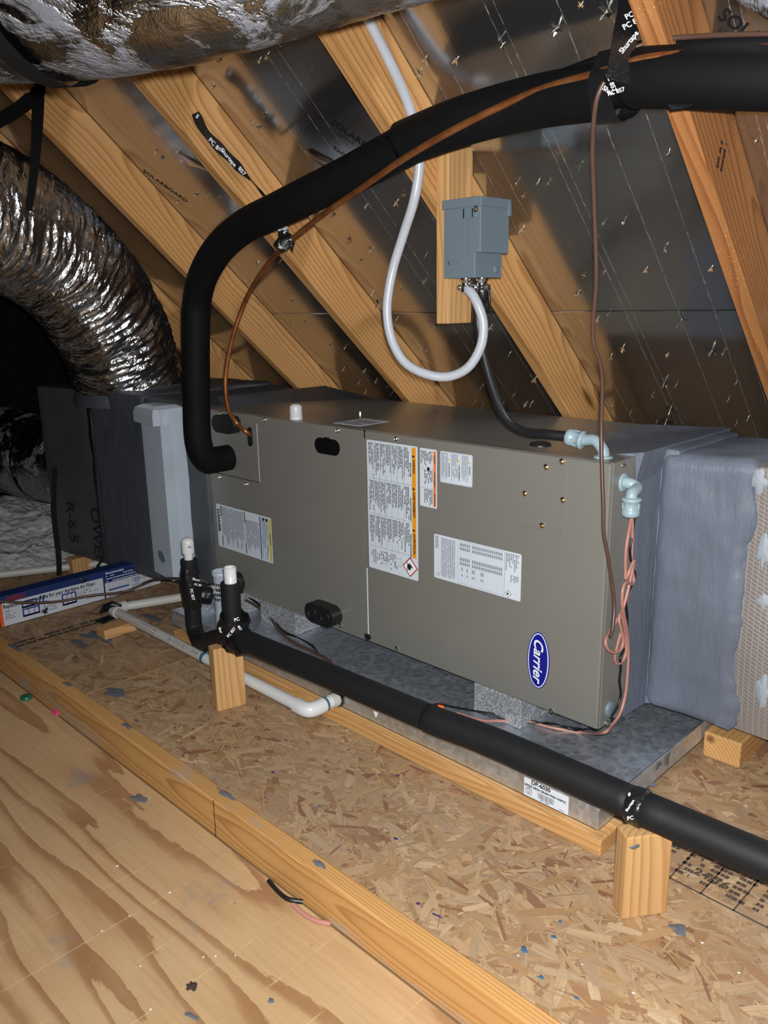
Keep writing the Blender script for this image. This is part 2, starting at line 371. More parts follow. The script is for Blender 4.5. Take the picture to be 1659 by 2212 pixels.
def print_lines(mb, fr, x0, x1, y0, y1, pitch, h=.5, fill=.85, rnd=random, word=(.004, .016), z=0.0, ragged=.35):
    """rows of tiny word-length marks: print too small to read"""
    y = y1-pitch*.5
    while y > y0:
        x = x0; end = x1-(x1-x0)*ragged*rnd.random()
        while x < end:
            wd = rnd.uniform(*word); xe = min(x+wd, end)
            if rnd.random() < fill:
                a, b = y-pitch*h*.5, y+pitch*h*.5
                mb.add([fr @ V((x, a, z)), fr @ V((xe, a, z)), fr @ V((xe, b, z)), fr @ V((x, b, z))], [(0, 1, 2, 3)])
            x = xe+wd*.18
        y -= pitch
def rect(mb, fr, x0, x1, y0, y1, z=0.0, mi=0):
    mb.add([fr @ V((x0, y0, z)), fr @ V((x1, y0, z)), fr @ V((x1, y1, z)), fr @ V((x0, y1, z))], [(0, 1, 2, 3)], False, mi)
def outline(mb, fr, x0, x1, y0, y1, t, z=0.0):
    rect(mb, fr, x0, x1, y0, y0+t, z); rect(mb, fr, x0, x1, y1-t, y1, z); rect(mb, fr, x0, x0+t, y0+t, y1-t, z); rect(mb, fr, x1-t, x1, y0+t, y1-t, z)
def rough_box(lo, hi, res=.02, r=.02, amp=.004, warp=None, freq=9):
    lo, hi = V(lo), V(hi); mb = MB(); c = (lo+hi)/2
    for ax in range(3):
        u, v = (ax+1) % 3, (ax+2) % 3; nu = max(2, int((hi[u]-lo[u])/res)); nv = max(2, int((hi[v]-lo[v])/res))
        for side in (0, 1):
            vs = []
            for i in range(nu+1):
                for j in range(nv+1):
                    p = V((0, 0, 0)); p[ax] = hi[ax] if side else lo[ax]; p[u] = lo[u]+(hi[u]-lo[u])*i/nu; p[v] = lo[v]+(hi[v]-lo[v])*j/nv
                    q = V([min(max(p[k], lo[k]+r), hi[k]-r) for k in range(3)]); d = p-q
                    if d.length > 1e-9: d.normalize(); p = q+d*r
                    nz = noise.noise(p*freq)*.7+noise.noise(p*freq*2.7)*.35; p = p+d*(amp*nz)
                    vs.append(warp(p) if warp else p)
            fs = []
            for i in range(nu):
                for j in range(nv):
                    a = i*(nv+1)+j; f = (a, a+nv+1, a+nv+2, a+1); fs.append(f if side else f[::-1])
            mb.add(vs, fs, True)
    return mb
def lumber(name, o, xdir, zdir, L, wy, hz, mat, parent=None, bev=.003):
    """wood piece with its grain along local x; o is the centre"""
    x = V(xdir).normalized(); y = V(zdir).cross(x).normalized(); z = x.cross(y)
    mw = Matrix(((x.x, y.x, z.x, o[0]), (x.y, y.y, z.y, o[1]), (x.z, y.z, z.z, o[2]), (0, 0, 0, 1)))
    return MB().bbox((-L/2, -wy/2, -hz/2), (L/2, wy/2, hz/2), bev).obj(name, mat, parent, mw)
def blob(mb, c, ux, uy, rx, ry, nz, t=.0006, seed=0, n=22, jag=.45):
    """thin irregular patch lying on a surface"""
    c, ux, uy, nz = V(c), V(ux), V(uy), V(nz); rim = []
    for k in range(n):
        a = 2*math.pi*k/n; q = 1+jag*noise.noise(V((math.cos(a)*1.7+seed*3.1, math.sin(a)*1.7, seed*1.3)))*1.6; rim.append(c+ux*(rx*q*math.cos(a))+uy*(ry*q*math.sin(a)))
    vs = [p for p in rim]+[c+(p-c)*.9+nz*t for p in rim]+[c+nz*t*1.3]
    mb.add(vs, [(i, (i+1) % n, n+(i+1) % n, n+i) for i in range(n)]+[(n+i, n+(i+1) % n, 2*n) for i in range(n)], True)
# ================================================================== STRUCTURE
# ---- floor: subfloor with OSB panels behind the plate and a plywood sheet in front
fl = tag(MB().box((-3.5, -3.2, FZ-.05), (2.6, 1.6, FZ-.0125)).obj('floor', 'osb_core'), kind='structure')
SEAM = [(-3.5, -2.54), (-2.536, -1.296), (-1.292, 2.6)]
panels = []
for x0, x1 in SEAM:
    panels.append(MB().bbox((x0, -.735, FZ-.012), (x1, 1.5, FZ-.0012), .0012, 1).obj('osb_panel', 'osb_core', fl))
ply = MB().bbox((-3.5, -3.2, FZ-.012), (2.6, -.741, FZ), .0015, 1).obj('plywood_sheet', 'plywood', fl)
def strands(x0, x1, y0, y1, count, seed, scl=1.0):
    rnd = random.Random(seed); vs, fs, cols, uvs = [], [], [], []
    pal = [(.50, .335, .165), (.45, .285, .13), (.53, .365, .19), (.43, .265, .12), (.40, .235, .10), (.47, .31, .16), (.56, .40, .22), (.35, .19, .085), (.50, .34, .175), (.235, .11, .055), (.46, .285, .14), (.42, .285, .16), (.27, .13, .07), (.36, .205, .105), (.48, .32, .16), (.44, .30, .165)]
    for i in range(count):
        L = rnd.uniform(.018, .095)*scl; wd = L*rnd.uniform(.08, .34) if rnd.random() < .62 else rnd.uniform(.0015, .004); wd = min(wd, .022)
        cx, cy = rnd.uniform(x0+.01, x1-.01), rnd.uniform(y0+.01, y1-.01)
        a = rnd.gauss(.15, .75) if rnd.random() < .7 else rnd.uniform(0, math.pi); ca, sa = math.cos(a), math.sin(a)
        z = FZ-.0012+rnd.random()*.0011; sk = rnd.uniform(-.5, .5)*wd; tp = rnd.uniform(.3, 1.0); tw = rnd.uniform(-.0003, .0003)
        pts = [(-L/2, -wd/2*tp), (-L*.2, -wd/2), (L*.25, -wd/2*rnd.uniform(.8, 1)), (L/2+sk*.4, -wd/2*rnd.uniform(.2, .9)), (L/2-sk*.4, wd/2*rnd.uniform(.2, .9)), (L*.15, wd/2), (-L*.25, wd/2*rnd.uniform(.8, 1.1)), (-L/2+sk*.5, wd/2*tp)]
        b = len(vs); uo = rnd.random()*50
        for (px, py) in pts:
            uvs += [px+uo, py+uo*.7]
            X, Y = cx+px*ca-py*sa, cy+px*sa+py*ca
            vs.append((min(max(X, x0), x1), min(max(Y, y0), y1), z+tw*px/L))
        fs.append(tuple(range(b, b+8))); c = rnd.choice(pal); c = rnd.choice(pal) if c[0] < .37 and rnd.random() < .55 else c; k = rnd.uniform(.82, 1.14); cols.append((c[0]*k, c[1]*k*1.02, c[2]*k*1.14, 1))
    me = bpy.data.meshes.new('osb_strands'); me.from_pydata(vs, [], fs); at = me.attributes.new('strand', 'FLOAT_COLOR', 'FACE')
    at.data.foreach_set('color', [q for c in cols for q in c]); uv = me.uv_layers.new(name='grain'); uv.data.foreach_set('uv', uvs); me.materials.append(M['osb_strand']); return me
for p, (x0, x1), n_, sd in zip(panels, SEAM, (1200, 8000, 30000), (1, 2, 3)):
    xa, xb = max(x0, -3.3), min(x1, 1.2)
    tag(link('wood_strands', strands(xa, xb, -.733, .75, n_, sd), None, p), kind='stuff')
# ---- roof deck: foil-faced sheathing panels under the roof
RX = V((-1, 0, 0))
def roofm(o, t, x=0.0):     # local x = down the slope, local z = outward normal
    p = RN*o+RD*t+V((x, 0, 0)); y = RN.cross(RD)
    return Matrix(((RD.x, y.x, RN.x, p.x), (RD.y, y.y, RN.y, p.y), (RD.z, y.z, RN.z, p.z), (0, 0, 0, 1)))
def deckm(x, t):            # local x = world x, local y = down the slope, z = inward
    p = RN*ROFF+RD*t+V((x, 0, 0)); ax, ay = V((1, 0, 0)), RD; az = ax.cross(ay)
    return Matrix(((ax.x, ay.x, az.x, p.x), (ax.y, ay.y, az.y, p.y), (ax.z, ay.z, az.z, p.z), (0, 0, 0, 1)))
seam_t = PRF(1194, 673).dot(RD)
ceil_ = tag(MB().box((-3.5, -2.6, .0125), (2.6, 1.62, .0225)).obj('ceiling', 'torn_paper', None, deckm(0, 0)), kind='structure')
for xa, xb in ((-3.5, -3.005), (-3.001, -.562), (-.558, 2.6)):
    for ta, tb in ((seam_t-2.442, seam_t-1.2215), (seam_t-1.2185, seam_t-.0012), (seam_t+.0012, 1.62)):
        MB().bbox((xa, ta, 0), (xb, tb, .012), .0015, 1).obj('sheathing_panel', 'deck', ceil_, deckm(0, 0))
def rot_to(n, p):
    m = V(n).to_track_quat('Z', 'Y').to_matrix().to_4x4(); m.translation = p; return m
# printed brand lettering on the foil
def deck_text(s, px, py, ang, size, mat='ink_faint', bold=.0, flip=False):
    p = PRF(px, py); q = PRF(px+math.cos(ang)*20, py+math.sin(ang)*20); r = (q-p).normalized(); u = (-RN).cross(r)
    if flip: u = -u
    p = p-RN*.0006
    m = Matrix(((r.x, u.x, -RN.x, p.x), (r.y, u.y, -RN.y, p.y), (r.z, u.z, -RN.z, p.z), (0, 0, 0, 1)))
    text('printed_lettering', s, m, mat, ceil_, size, bold)
deck_text('SOLARBOARD', 716, 262, .62, .029, bold=.0007); deck_text('Norbord', 730, 287, .60, .013); deck_text('Radiant', 720, 318, .6, .020)
deck_text('SOLARBOARD', 1556, 28, .62, .033, bold=.0008); deck_text('Norbord', 1552, 64, .6, .014)
deck_text('SOLARBOARD', 309, 368, .62, .026, bold=.0005); deck_text('Norbord', 322, 386, .6, .012)
# nails through the deck with torn foil
def nail_meshes():
    out = []
    for k in range(6):
        rnd = random.Random(40+k); mb = MB(); mb.lathe((0, 0, 0), (rnd.uniform(-.3, .3), rnd.uniform(-.3, .3), 1), [(.0016, 0), (.0016, .012), (.0002, .017)], 6)
        for j in range(4 if k != 2 else 2):   # torn petals of foil
            a = rnd.uniform(0, 6.28); L = rnd.uniform(.006, .015); wd = rnd.uniform(.003, .008); up = rnd.uniform(.15, .9); d = V((math.cos(a), math.sin(a), 0)); s = V((-d.y, d.x, 0))
            tip = d*L+V((0, 0, L*up)); mid = d*L*.55+V((0, 0, L*up*.3))
            mb.add([s*wd*.5, -s*wd*.5, mid-s*wd*.6, mid+s*wd*.55, tip+s*wd*rnd.uniform(-.2, .3)], [(0, 1, 2, 3), (3, 2, 4)], False, 1)
        me = mb.mesh('nail'); me.materials.append(M['zinc']); me.materials.append(M['torn_paper' if k in (1, 4) else 'oxide_foil']); out.append(me)
    return out
NM = nail_meshes()
NAILS = [(600,95),(575,122),(560,130),(572,250),(560,275),(790,445),(856,438),(870,420),(888,445),(722,465),(755,520),(803,540),(867,550),(918,130),(905,160),(985,130),(1083,80),(1085,97),(472,127),(460,187),(338,325),(352,342),(385,325),(385,435),(425,420),(450,422),(475,422),(545,265),(1255,10),(1310,27),(1205,60),(1297,262),(1445,330),(1253,357),(1118,393),(1163,393),(1185,395),(1131,424),(1128,495),(1348,478),(1307,478),(1436,535),(1632,305),(1605,325),(1307,585),(1395,583),(1536,580),(1262,595),(1248,633),(1315,677),(1290,690),(1473,691),(1345,753),(1320,772),(1441,767),(1538,758),(1563,762),(1435,826),(1463,829),(1409,853),(1591,825),(1574,862),(1321,882),(1363,889),(1450,879),(1440,907),(1592,914),(1615,905),(1155,820),(1112,851),(1135,874),(1146,873),(555,570),(570,577),(605,565),(780,563),(815,655),(804,634),(918,607),(865,625),(920,550),(610,652),(629,650),(630,697),(660,693),(858,688),(940,703),(943,697),(710,745),(747,748),(714,798),(742,797),(787,801),(775,827),(812,823),(790,847),(840,832),(845,852),(910,755),(922,756),(1060,707),(1100,765),(1047,828),(1038,838),(1025,870),(1040,880),(1088,870),(1418,915),(503,640),(480,640)]
BIG = {(815, 655), (1435, 826), (1441, 907), (1440, 907), (1473, 691), (1310, 27), (1205, 60), (1538, 758), (1450, 879)}
RAF = [ -2.95, -2.345, -1.737, -1.133, -.465, .169, .785, 1.39, 2.0]
rn = random.Random(5)
for q in NAILS:
    p = PRF(*q)
    if any(xi-.046 < p.x < xi+.006 for xi in RAF): continue
    s = (1.55 if q in BIG else rn.uniform(.6, 1.0)); a = rn.uniform(0, 6.28)
    m = rot_to(-RN, p)
    link('nail', NM[3 if q in BIG else rn.randrange(6)], None, ceil_, m @ Matrix.Rotation(a, 4, 'Z') @ Matrix.Scale(s, 4))
# two larger torn flaps of foil
for (px, py, a, b) in ((693, 345, .038, .024), (425, 352, .05, .022)):
    p = PRF(px, py)-RN*.003; mb = MB(); blob(mb, p, V((.8, 0, 0))+RD*.6, V((-.6, 0, 0))+RD*.8, a, b, -RN, .001, px, 9, .7); mb.obj('torn_foil_flap', 'oxide_foil', ceil_)
wl = tag(MB().prism([V((-3.5, -3.2, FZ-.05)), V((-3.5, 1.6, FZ-.05)), V((-3.5, 1.6, .05)), V((-3.5, -2.2, 3.45)), V((-3.5, -3.2, 3.45))], (-.02, 0, 0)).obj('added_dark_wall', 'unlit_black'), kind='structure')  # black wall added so the unlit far left stays dark
# ---- rafters
RL = ['pine']*5+['pine_red', 'pine', 'pine', 'pine']
RLAB = {-2.345: 'pine rafter directly above the large silver flexible duct', -1.737: 'pine rafter passing behind the black pipe bend with a black strap nailed near its top', -1.133: 'pine rafter with a strip of printed black tape hanging on it',
        -.465: 'pine rafter carrying the grey conduit and the vertical board of the grey disconnect box', .169: 'reddish resin-flecked pine rafter above the supply duct with a large knot'}
for xi, mt in zip(RAF, RL):
    t0, t1 = -2.55, 1.08; o = RN*(ROFF-.0705)+RD*((t0+t1)/2)+V((xi-.019, 0, 0))
    r = lumber('rafter', o, RD, RN, t1-t0, .038, .139, mt, None, .0025)
    tag(r, RLAB.get(xi, 'plain pine rafter bearing the foil deck beyond the ones with tape, strap or conduit'), 'rafter', 'rafters under the foil deck')
# grade stamp on the reddish rafter
st = MB(); fr = Matrix.Identity(4)
p0 = PX(1547, 360, .1696); rr = (PX(1560, 290, .1696)-p0).normalized(); fr = frame(p0, rr, V((1, 0, 0)).cross(rr))
for k in range(2):
    print_lines(st, fr, 0, .05, -.012-k*.018, .0-k*.018, .010, .85, .9, random.Random(k), (.003, .006), .0, .05)
st.obj('grade_stamp', 'ink', [o for o in COL.objects if o.name.startswith('rafter') and o.active_material.name == 'pine_red'][0])
# ---- 2x4 plate between plywood and OSB
pl = lumber('floor_plate', V((-.75, -.7215, FZ+.0445)), (1, 0, 0), (0, 0, 1), 4.6, .038, .089, 'pine_plate', None, .004)
tag(pl, 'long pine two-by-four on edge between the plywood sheet and the strand board floor', 'lumber')
for px, py, rx, ry, sd in ((48, 1393, .05, .012, 1), (155, 1475, .02, .008, 2), (285, 1563, .022, .009, 3), (690, 1866, .018, .007, 4), (500, 1708, .03, .006, 5)):
    c = PZ(px, py, FZ+.089); c.y = min(max(c.y, -.732), -.711); mb = MB(); blob(mb, c, V((1, 0, 0)), V((0, 1, 0)), rx, min(ry, .007), V((0, 0, 1)), .0006, sd); mb.obj('mastic_smear', 'smear_grey', pl)
MB().box((-.0008, 0, 0), (.0008, .0006, .088)).obj('saw_kerf', 'black_hole', pl, Matrix.Translation((PY(463, 1760, -.7405).x, -.7411, FZ+.0005)))
# ---- stains and stamps on the floor panels
def smear(px, py, rx, ry, sd, mat='smear_grey', a=.2, z=FZ, par=None):
    c = PZ(px, py, z); mb = MB(); blob(mb, c, V((math.cos(a), math.sin(a), 0)), V((-math.sin(a), math.cos(a), 0)), rx, ry, V((0, 0, 1)), .0007, sd)
    mb.obj('stain', mat, par or panels[2])
for a in ((250, 1497, .045, .018, 11), (215, 1375, .07, .03, 12), (1465, 2007, .016, .014, 15), (170, 1390, .05, .015, 16), (1460, 1812, .05, .02, 18), (330, 1335, .05, .02, 19)): smear(*a)
for a in ((1132, 2050, .008, .007, 21), (1195, 2024, .005, .004, 22), (690, 1741, .005, .003, 23), (1245, 2155, .005, .003, 25), (1170, 2112, .006, .004, 26), (1210, 1991, .003, .003, 27)): smear(*a, mat='smear_blue')
for a in ((590, 1668, .006, .003, 31), (855, 1812, .006, .003, 32), (903, 1952, .004, .004, 33), (860, 1675, .004, .003, 34), (945, 1978, .012, .002, 35)): smear(*a, mat='smear_purple')
for a in ((300, 1725, .022, .012, 41), (586, 2163, .006, .005, 42), (415, 2195, .016, .004, 43)): smear(*a, par=ply)
mb = MB(); c = PZ(415, 2130, FZ); blob(mb, c, V((1, 0, 0)), V((0, 1, 0)), .011, .009, V((0, 0, 1)), .0005, 4); mb.obj('knot', 'knot_brown', ply)
# stamps on the strand board (black grade marks, too small to read)
mb = MB(); fr = frame(PZ(1452, 1884, FZ+.0006), (1, -.02, 0), (.02, 1, 0)); rs = random.Random(2)
outline(mb, fr, -.06, .19, -.02, .13, .004)
for k in range(4): rect(mb, fr, -.06+.062*k, -.057+.062*k, -.02, .11)
for k in range(5): print_lines(mb, fr, -.05+.05*k, -.01+.05*k, .0, .10, .016, .6, .8, rs, (.004, .012))
mb.obj('grade_stamp', 'ink_faded', panels[2])
text('grade_stamp_lettering', '19/32 CAT', frame(PZ(1476, 1822, FZ+.0007), (1, -.02, 0), (.02, 1, 0)), 'ink_faded', panels[2], .03, .001)
text('grade_stamp_lettering', '24/16', frame(PZ(1500, 1880, FZ+.0007), (1, -.02, 0), (.02, 1, 0)), 'ink_faded', panels[2], .03, .001)
mb = MB(); fr = frame(PZ(32, 1394, FZ+.0006), (0, 1, 0), (-1, 0, 0)); print_lines(mb, fr, 0, .42, -.03, .03, .03, .6, .9, rs, (.01, .035)); mb.obj('grade_stamp', 'ink_faded', panels[1])
# ================================================================== AIR HANDLER
UP = V((0, 0, 1)); FN = V((0, -1, 0))
ah = thing('air_handler', 'long taupe metal air handler lying on its side with labels and blue oval badge', 'air handler', (-.76, .28, 0))
body = MB().bbox((UX0, .004, 0), (0, UD, UH), .004).obj('cabinet', 'taupe', ah)
SPLIT = PY(794, 1150, 0).x; SPX = PY(559, 960, 0).x; SPZ = .412
# front panels stand a little proud with gaps between
MB().bbox((SPLIT+.0018, -.006, .004), (-.0005, .006, UH-.001), .0042, 3).obj('front_panel', 'taupe', ah)
def lpanel():     # L-shaped coil panel
    z1 = UH-.001; pts = [(UX0+.001, .004), (SPLIT-.0018, .004), (SPLIT-.0018, z1), (SPX+.002, z1), (SPX+.002, SPZ-.003), (UX0+.001, SPZ-.003)]
    return MB().prism([V((x, .006, z)) for x, z in pts], (0, -.012, 0))
lpo = lpanel().obj('coil_panel', 'taupe', ah)
MB().bbox((UX0+.002, -.003, SPZ), (SPX-.001, .006, UH-.002), .0012).obj('line_entry_panel', 'taupe', ah)
def bright_edge(x, z0, z1): MB().box((x-.0012, -.0065, z0), (x+.0012, -.004, z1)).obj('painted_edge_highlight', 'label_white', ah)  # pale strip painted on as the highlight along the edge
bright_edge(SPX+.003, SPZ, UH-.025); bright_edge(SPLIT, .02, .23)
MB().box((SPLIT-.0018, -.004, UH-.022), (SPLIT+.0018, .0, UH)).obj('panel_gap', 'black_hole', ah)
MB().bbox((-.232, -.0072, .452), (-.105, -.0055, .608), .0008, 1).obj('cover_plate', 'taupe', ah)
# screws
def screw_mesh(mat):
    mb = MB(); mb.lathe((0, 0, 0), (0, 0, 1), [(.0068, 0), (.0068, .0012), (.0048, .0018)], 14); mb.lathe((0, 0, .0015), (0, 0, 1), [(.0042, 0), (.0042, .0035), (.0030, .0042), (.0022, .0034)], 6)
    me = mb.mesh('screw', 40); me.materials.append(M[mat]); return me
SZ, SB = screw_mesh('zinc'), screw_mesh('brass')
def rot_to(n, p):
    m = V(n).to_track_quat('Z', 'Y').to_matrix().to_4x4(); m.translation = p; return m
for px, py in ((730, 930), (572, 907), (856, 948), (736, 1351), (857, 1400), (1191, 1536), (532, 1046), (475, 894), (505, 902), (474, 1031)):
    p = PY(px, py, -.006); link('screw', SZ, None, ah, rot_to(FN, p))
for px, py in ((1180, 1009), (1214, 997), (1134, 1066), (1216, 1080), (1171, 1135)):
    link('screw', SB, None, ah, rot_to(FN, PY(px, py, -.0068)))
for px, py in ((1347, 1006), (1311, 1562)): link('screw', SZ, None, ah, rot_to((1, 0, 0), PX(px, py, .0)))
for px, py in ((778, 893), (1240, 948)): link('screw', SZ, None, ah, rot_to(UP, PZ(px, py, UH)))
# slotted opening, drain plugs, grommets
def stadium(w_, h_, n=10, notch=False):
    pts = []; r = h_/2
    for k in range(n+1): a = -math.pi/2+math.pi*k/n; pts.append((w_/2-r+r*math.cos(a), r*math.sin(a)))
    for k in range(n+1): a = math.pi/2+math.pi*k/n; pts.append((-w_/2+r+r*math.cos(a), r*math.sin(a)))
    return pts
def plate(name, c, pts, y0, y1, mat, par): return MB().prism([V((c[0]+u, y0, c[1]+v)) for u, v in pts], (0, y1-y0, 0)).obj(name, mat, par)
hc = PY(710, 964, 0); plate('knockout_opening', (hc.x, hc.z), stadium(.110, .047), -.0068, -.004, 'black_hole', ah)
MB().box((hc.x-.012, -.0066, hc.z+.0225), (hc.x+.012, -.004, hc.z+.0265)).obj('knockout_tab', 'black_hole', ah)
pc = PY(712, 1320, 0)
pg = plate('drain_port', (pc.x, pc.z), stadium(.130, .062), -.046, -.004, 'black_rubber', ah)
for s in (-.03, .03): MB().lathe((pc.x+s, -.0462, pc.z), (0, -1, 0), [(.021, 0), (.021, .0022), (.017, .0022), (.016, .0004)], 18).obj('port_plug', 'black_rubber', pg)
p2 = PY(520, 1254, 0); MB().lathe((p2.x, -.003, p2.z), FN, [(.034, 0), (.034, .05), (.026, .05), (.026, .02)], 20).obj('drain_stub', 'black_rubber', ah)
MB().bbox((p2.x-.05, -.03, .001), (p2.x+.02, -.003, .02), .004).obj('port_boss', 'black_rubber', ah)
gs = PY(543, 943, 0); plate('line_slot_grommet', (gs.x, gs.z), [(v, u) for u, v in stadium(.062, .022)][::-1], -.0075, -.002, 'black_rubber', ah)
gb = PY(494, 915, -.01); mb = MB(); mb.prism([V((gb.x+u, -.035, gb.z+v)) for u, v in stadium(.125, .058, 8)], (0, .031, 0)); mb.obj('line_grommet', 'black_rubber', ah)
gt = PZ(1167, 962, UH); MB().lathe((gt.x, gt.y, UH-.001), UP, [(.026, 0), (.026, .004), (.021, .0085), (.018, .007), (.012, .0035)], 24).obj('rubber_grommet', 'black_rubber', ah)
g2 = PX(1316, 1531, 0); MB().lathe((.0, g2.y, g2.z), (1, 0, 0), [(.020, -.001), (.020, .004), (.016, .008), (.010, .009)], 20).obj('rubber_grommet', 'grey_steel', ah)
MB().prism([PY(789, 1368, -.0065), PY(800, 1371, -.0065), PY(803, 1378, -.0065), PY(796, 1384, -.0065), PY(790, 1378, -.0065)], (0, -.004, 0)).obj('edge_clip', 'black_rubber', ah)
# ---- labels (turned a quarter: text runs downwards, its top points to +x)
def lab_plate(name, tl, tr, br, y=-.0064, r=.004, mat='label_white', yb=None):
    a, b, c = PY(*tl, y), PY(*tr, y), PY(*br, y); x0, x1 = a.x, b.x; z1 = (a.z+b.z)/2; z0 = c.z
    pts = []
    for cx, cz, a0 in ((x1-r, z1-r, 0), (x0+r, z1-r, 90), (x0+r, z0+r, 180), (x1-r, z0+r, 270)):
        for k in range(5): q = math.radians(a0+22.5*k); pts.append((cx+r*math.cos(q), cz+r*math.sin(q)))
    o = MB().prism([V((x, y, z)) for x, z in pts], (0, -.0005, 0)).obj(name, mat, ah)
    fr = frame(V((x0, y-.0009, z1)), (0, 0, -1), (1, 0, 0))   # label u: down, v: right
    return o, fr, z1-z0, x1-x0
rs = random.Random(11)
# 1 large refrigerant warning label
o, fr, LU, LV = lab_plate('warning_label', (792, 948), (902, 966), (898, 1254))
mb = MB(); rect(mb, fr, .004, LU-.062, LV-.020, LV-.006); mb.obj('orange_band', 'print_orange', o)
mb = MB(); cells = [.0, .105, .205, .300]
for k in range(3):
    u0, u1 = cells[k]+.006, cells[k+1]-.004
    for j in range(7):
        v1 = LV-.030-j*.0223; print_lines(mb, fr, u0, u1, v1-.019, v1, .0047, .5, .92, rs, (.003, .012), .0, .45)
print_lines(mb, fr, LU-.058, LU-.008, .01, LV-.075, .0075, .35, .55, rs, (.003, .009), .0, .55)
for k in (1, 2, 3): rect(mb, fr, cells[k], cells[k]+.0006, .006, LV-.020)
for j in range(1, 7): rect(mb, fr, .004, .300, LV-.0295-j*.0223+.001, LV-.0295-j*.0223+.0016)
outline(mb, fr, .310, .345, .056, .072, .0008); outline(mb, fr, .318, .340, LV-.085, LV-.062, .0007)
mb.obj('fine_print', 'ink', o)
for (u, s) in ((.035, 'WARNING'), (.122, 'AVERTISSEMENT'), (.235, 'ADVERTENCIA')):
    f2 = fr @ Matrix.Translation((u, LV-.013, .0003)); text('heading', s, f2, 'ink', o, .0105, .0004, width=.0054*len(s))
    MB().add([f2 @ V(q) for q in ((-.012, -.0045, 0), (-.003, -.0045, 0), (-.0075, .0045, 0))], [(0, 1, 2)]).obj('warning_triangle', 'ink', o)
for (u, s) in ((.045, 'RISK OF FIRE'), (.140, "RISQUE D'INCENDIE"), (.240, 'RIESGO DE INCENDIO')):
    text('subheading', s, fr @ Matrix.Translation((u, LV-.0255, .0002)), 'ink', o, .0068, .0003)
def diamond(fr, u, v, r, par, ring='ink_red', flame=True):
    def dm(rad, z, mat, nm): MB().add([fr @ V((u+rad*math.cos(a), v+rad*math.sin(a), z)) for a in (0, math.pi/2, math.pi, 1.5*math.pi)], [(0, 1, 2, 3)]).obj(nm, mat, par)
    dm(r, .0003, ring, 'hazard_diamond'); dm(r*.84, .0005, 'print_white', 'diamond_field')
    F = [(-.45, -.36), (.45, -.36), (.45, -.28), (.2, -.28), (.34, -.12), (.30, .08), (.20, -.02), (.20, .22), (.06, .06), (.02, .42), (-.14, .16), (-.2, .26), (-.26, .0), (-.36, .1), (-.34, -.14), (-.2, -.28), (-.45, -.28)]
    # text reads down the panel, so the flame points to +v
    MB().add([fr @ V((u+a*r, v+b*r, .0007)) for a, b in F], [tuple(range(len(F)))]).obj('flame_symbol', 'ink', par)
diamond(fr, LU-.034, LV-.029, .0285, o)
mb = MB(); f2 = fr @ Matrix.Translation((LU-.045, .064, .0004)); rect(mb, f2, .010, .013, -.004, .002); rect(mb, f2, .010, .013, .0035, .006); mb.obj('manual_symbol', 'ink', o)
# 2 narrow label
o, fr, LU, LV = lab_plate('warning_label', (907, 967), (944, 972), (942, 1099))
mb = MB(); rect(mb, fr, .004, LU-.004, LV-.0115, LV-.003); mb.obj('orange_band', 'print_red_orange', o)
mb = MB()
for k in range(3): print_lines(mb, fr, .006+.05*k, .050+.05*k, .004 if k == 0 else .016, LV-.014, .0042, .5, .9, rs, (.002, .008), 0, .5); 
for k in (1, 2): rect(mb, fr, .0035+.05*k, .004+.05*k, .003, LV-.013)
blob(mb, fr @ V((.052, LV-.028, .0003)), V((0, 0, -1)), V((1, 0, 0)), .006, .005, FN, .0002, 3, 12); mb.obj('fine_print', 'ink', o)
for (u, s) in ((.014, 'WARNING'), (.058, 'AVERTISSEMENT'), (.114, 'ADVERTENCIA')): text('heading', s, fr @ Matrix.Translation((u, LV-.0072, .0003)), 'ink', o, .0062, .0002, width=.0031*len(s))
# 3 square label
o, fr, LU, LV = lab_plate('caution_label', (951, 974), (1021, 983), (1018, 1053))
mb = MB()
for k in range(3): print_lines(mb, fr, .004, LU-.006, LV-.034-k*.033, LV-.012-k*.033, .0028, .5, .95, rs, (.002, .007), 0, .25)
outline(mb, fr, .0015, LU-.0015, .0015, LV-.0015, .0005); mb.obj('fine_print', 'ink_grey', o)
for (j, s) in ((0, 'WARNING'), (1, 'AVERTISSEMENT'), (2, 'ADVERTENCIA')):
    text('heading', s, fr @ Matrix.Translation((.028, LV-.008-j*.033, .0002)), 'ink', o, .0058, .0002, width=.0032*len(s))
    MB().add([fr @ V((.020+a, LV-.008-j*.033+b, .0003)) for a, b in ((-.004, -.003), (.004, -.003), (0, .004))], [(0, 1, 2)]).obj('warning_triangle', 'print_yellow', o)
# 4 rating plate
o, fr, LU, LV = lab_plate('rating_plate', (938, 1154), (1127, 1196), (1124, 1300))
mb = MB()
print_lines(mb, fr, .006, LU*.95, .055-.03, .072, .003, .5, .95, rs, (.002, .006), 0, .08)
for j in range(24):
    v = .088+j*.0056
    if j in (6,): continue
    for a, b in ((.008, .016), (.019, .027), (.046, .055), (.058, .066)): rect(mb, fr, a, b, v, v+.0028)
    if j in (1, 4, 7, 8, 12, 13):
        for a, b in ((.072, .082), (.090, .096)): rect(mb, fr, a, b, v, v+.0026)
for j in range(26): rect(mb, fr, .004, LU-.004, .0865+j*.0056, .0868+j*.0056)
outline(mb, fr, .003, LU-.004, .080, LV-.048, .0006)
print_lines(mb, fr, .004, .05, LV-.045, LV-.006, .005, .5, .9, rs, (.002, .008), 0, .6); print_lines(mb, fr, .058, .085, LV-.03, LV-.006, .005, .5, .9, rs, (.002, .008), 0, .6)
print_lines(mb, fr, .004, .05, .003, .016, .006, .5, .9, rs, (.003, .008), 0, .3)
mb.obj('fine_print', 'ink_grey', o)
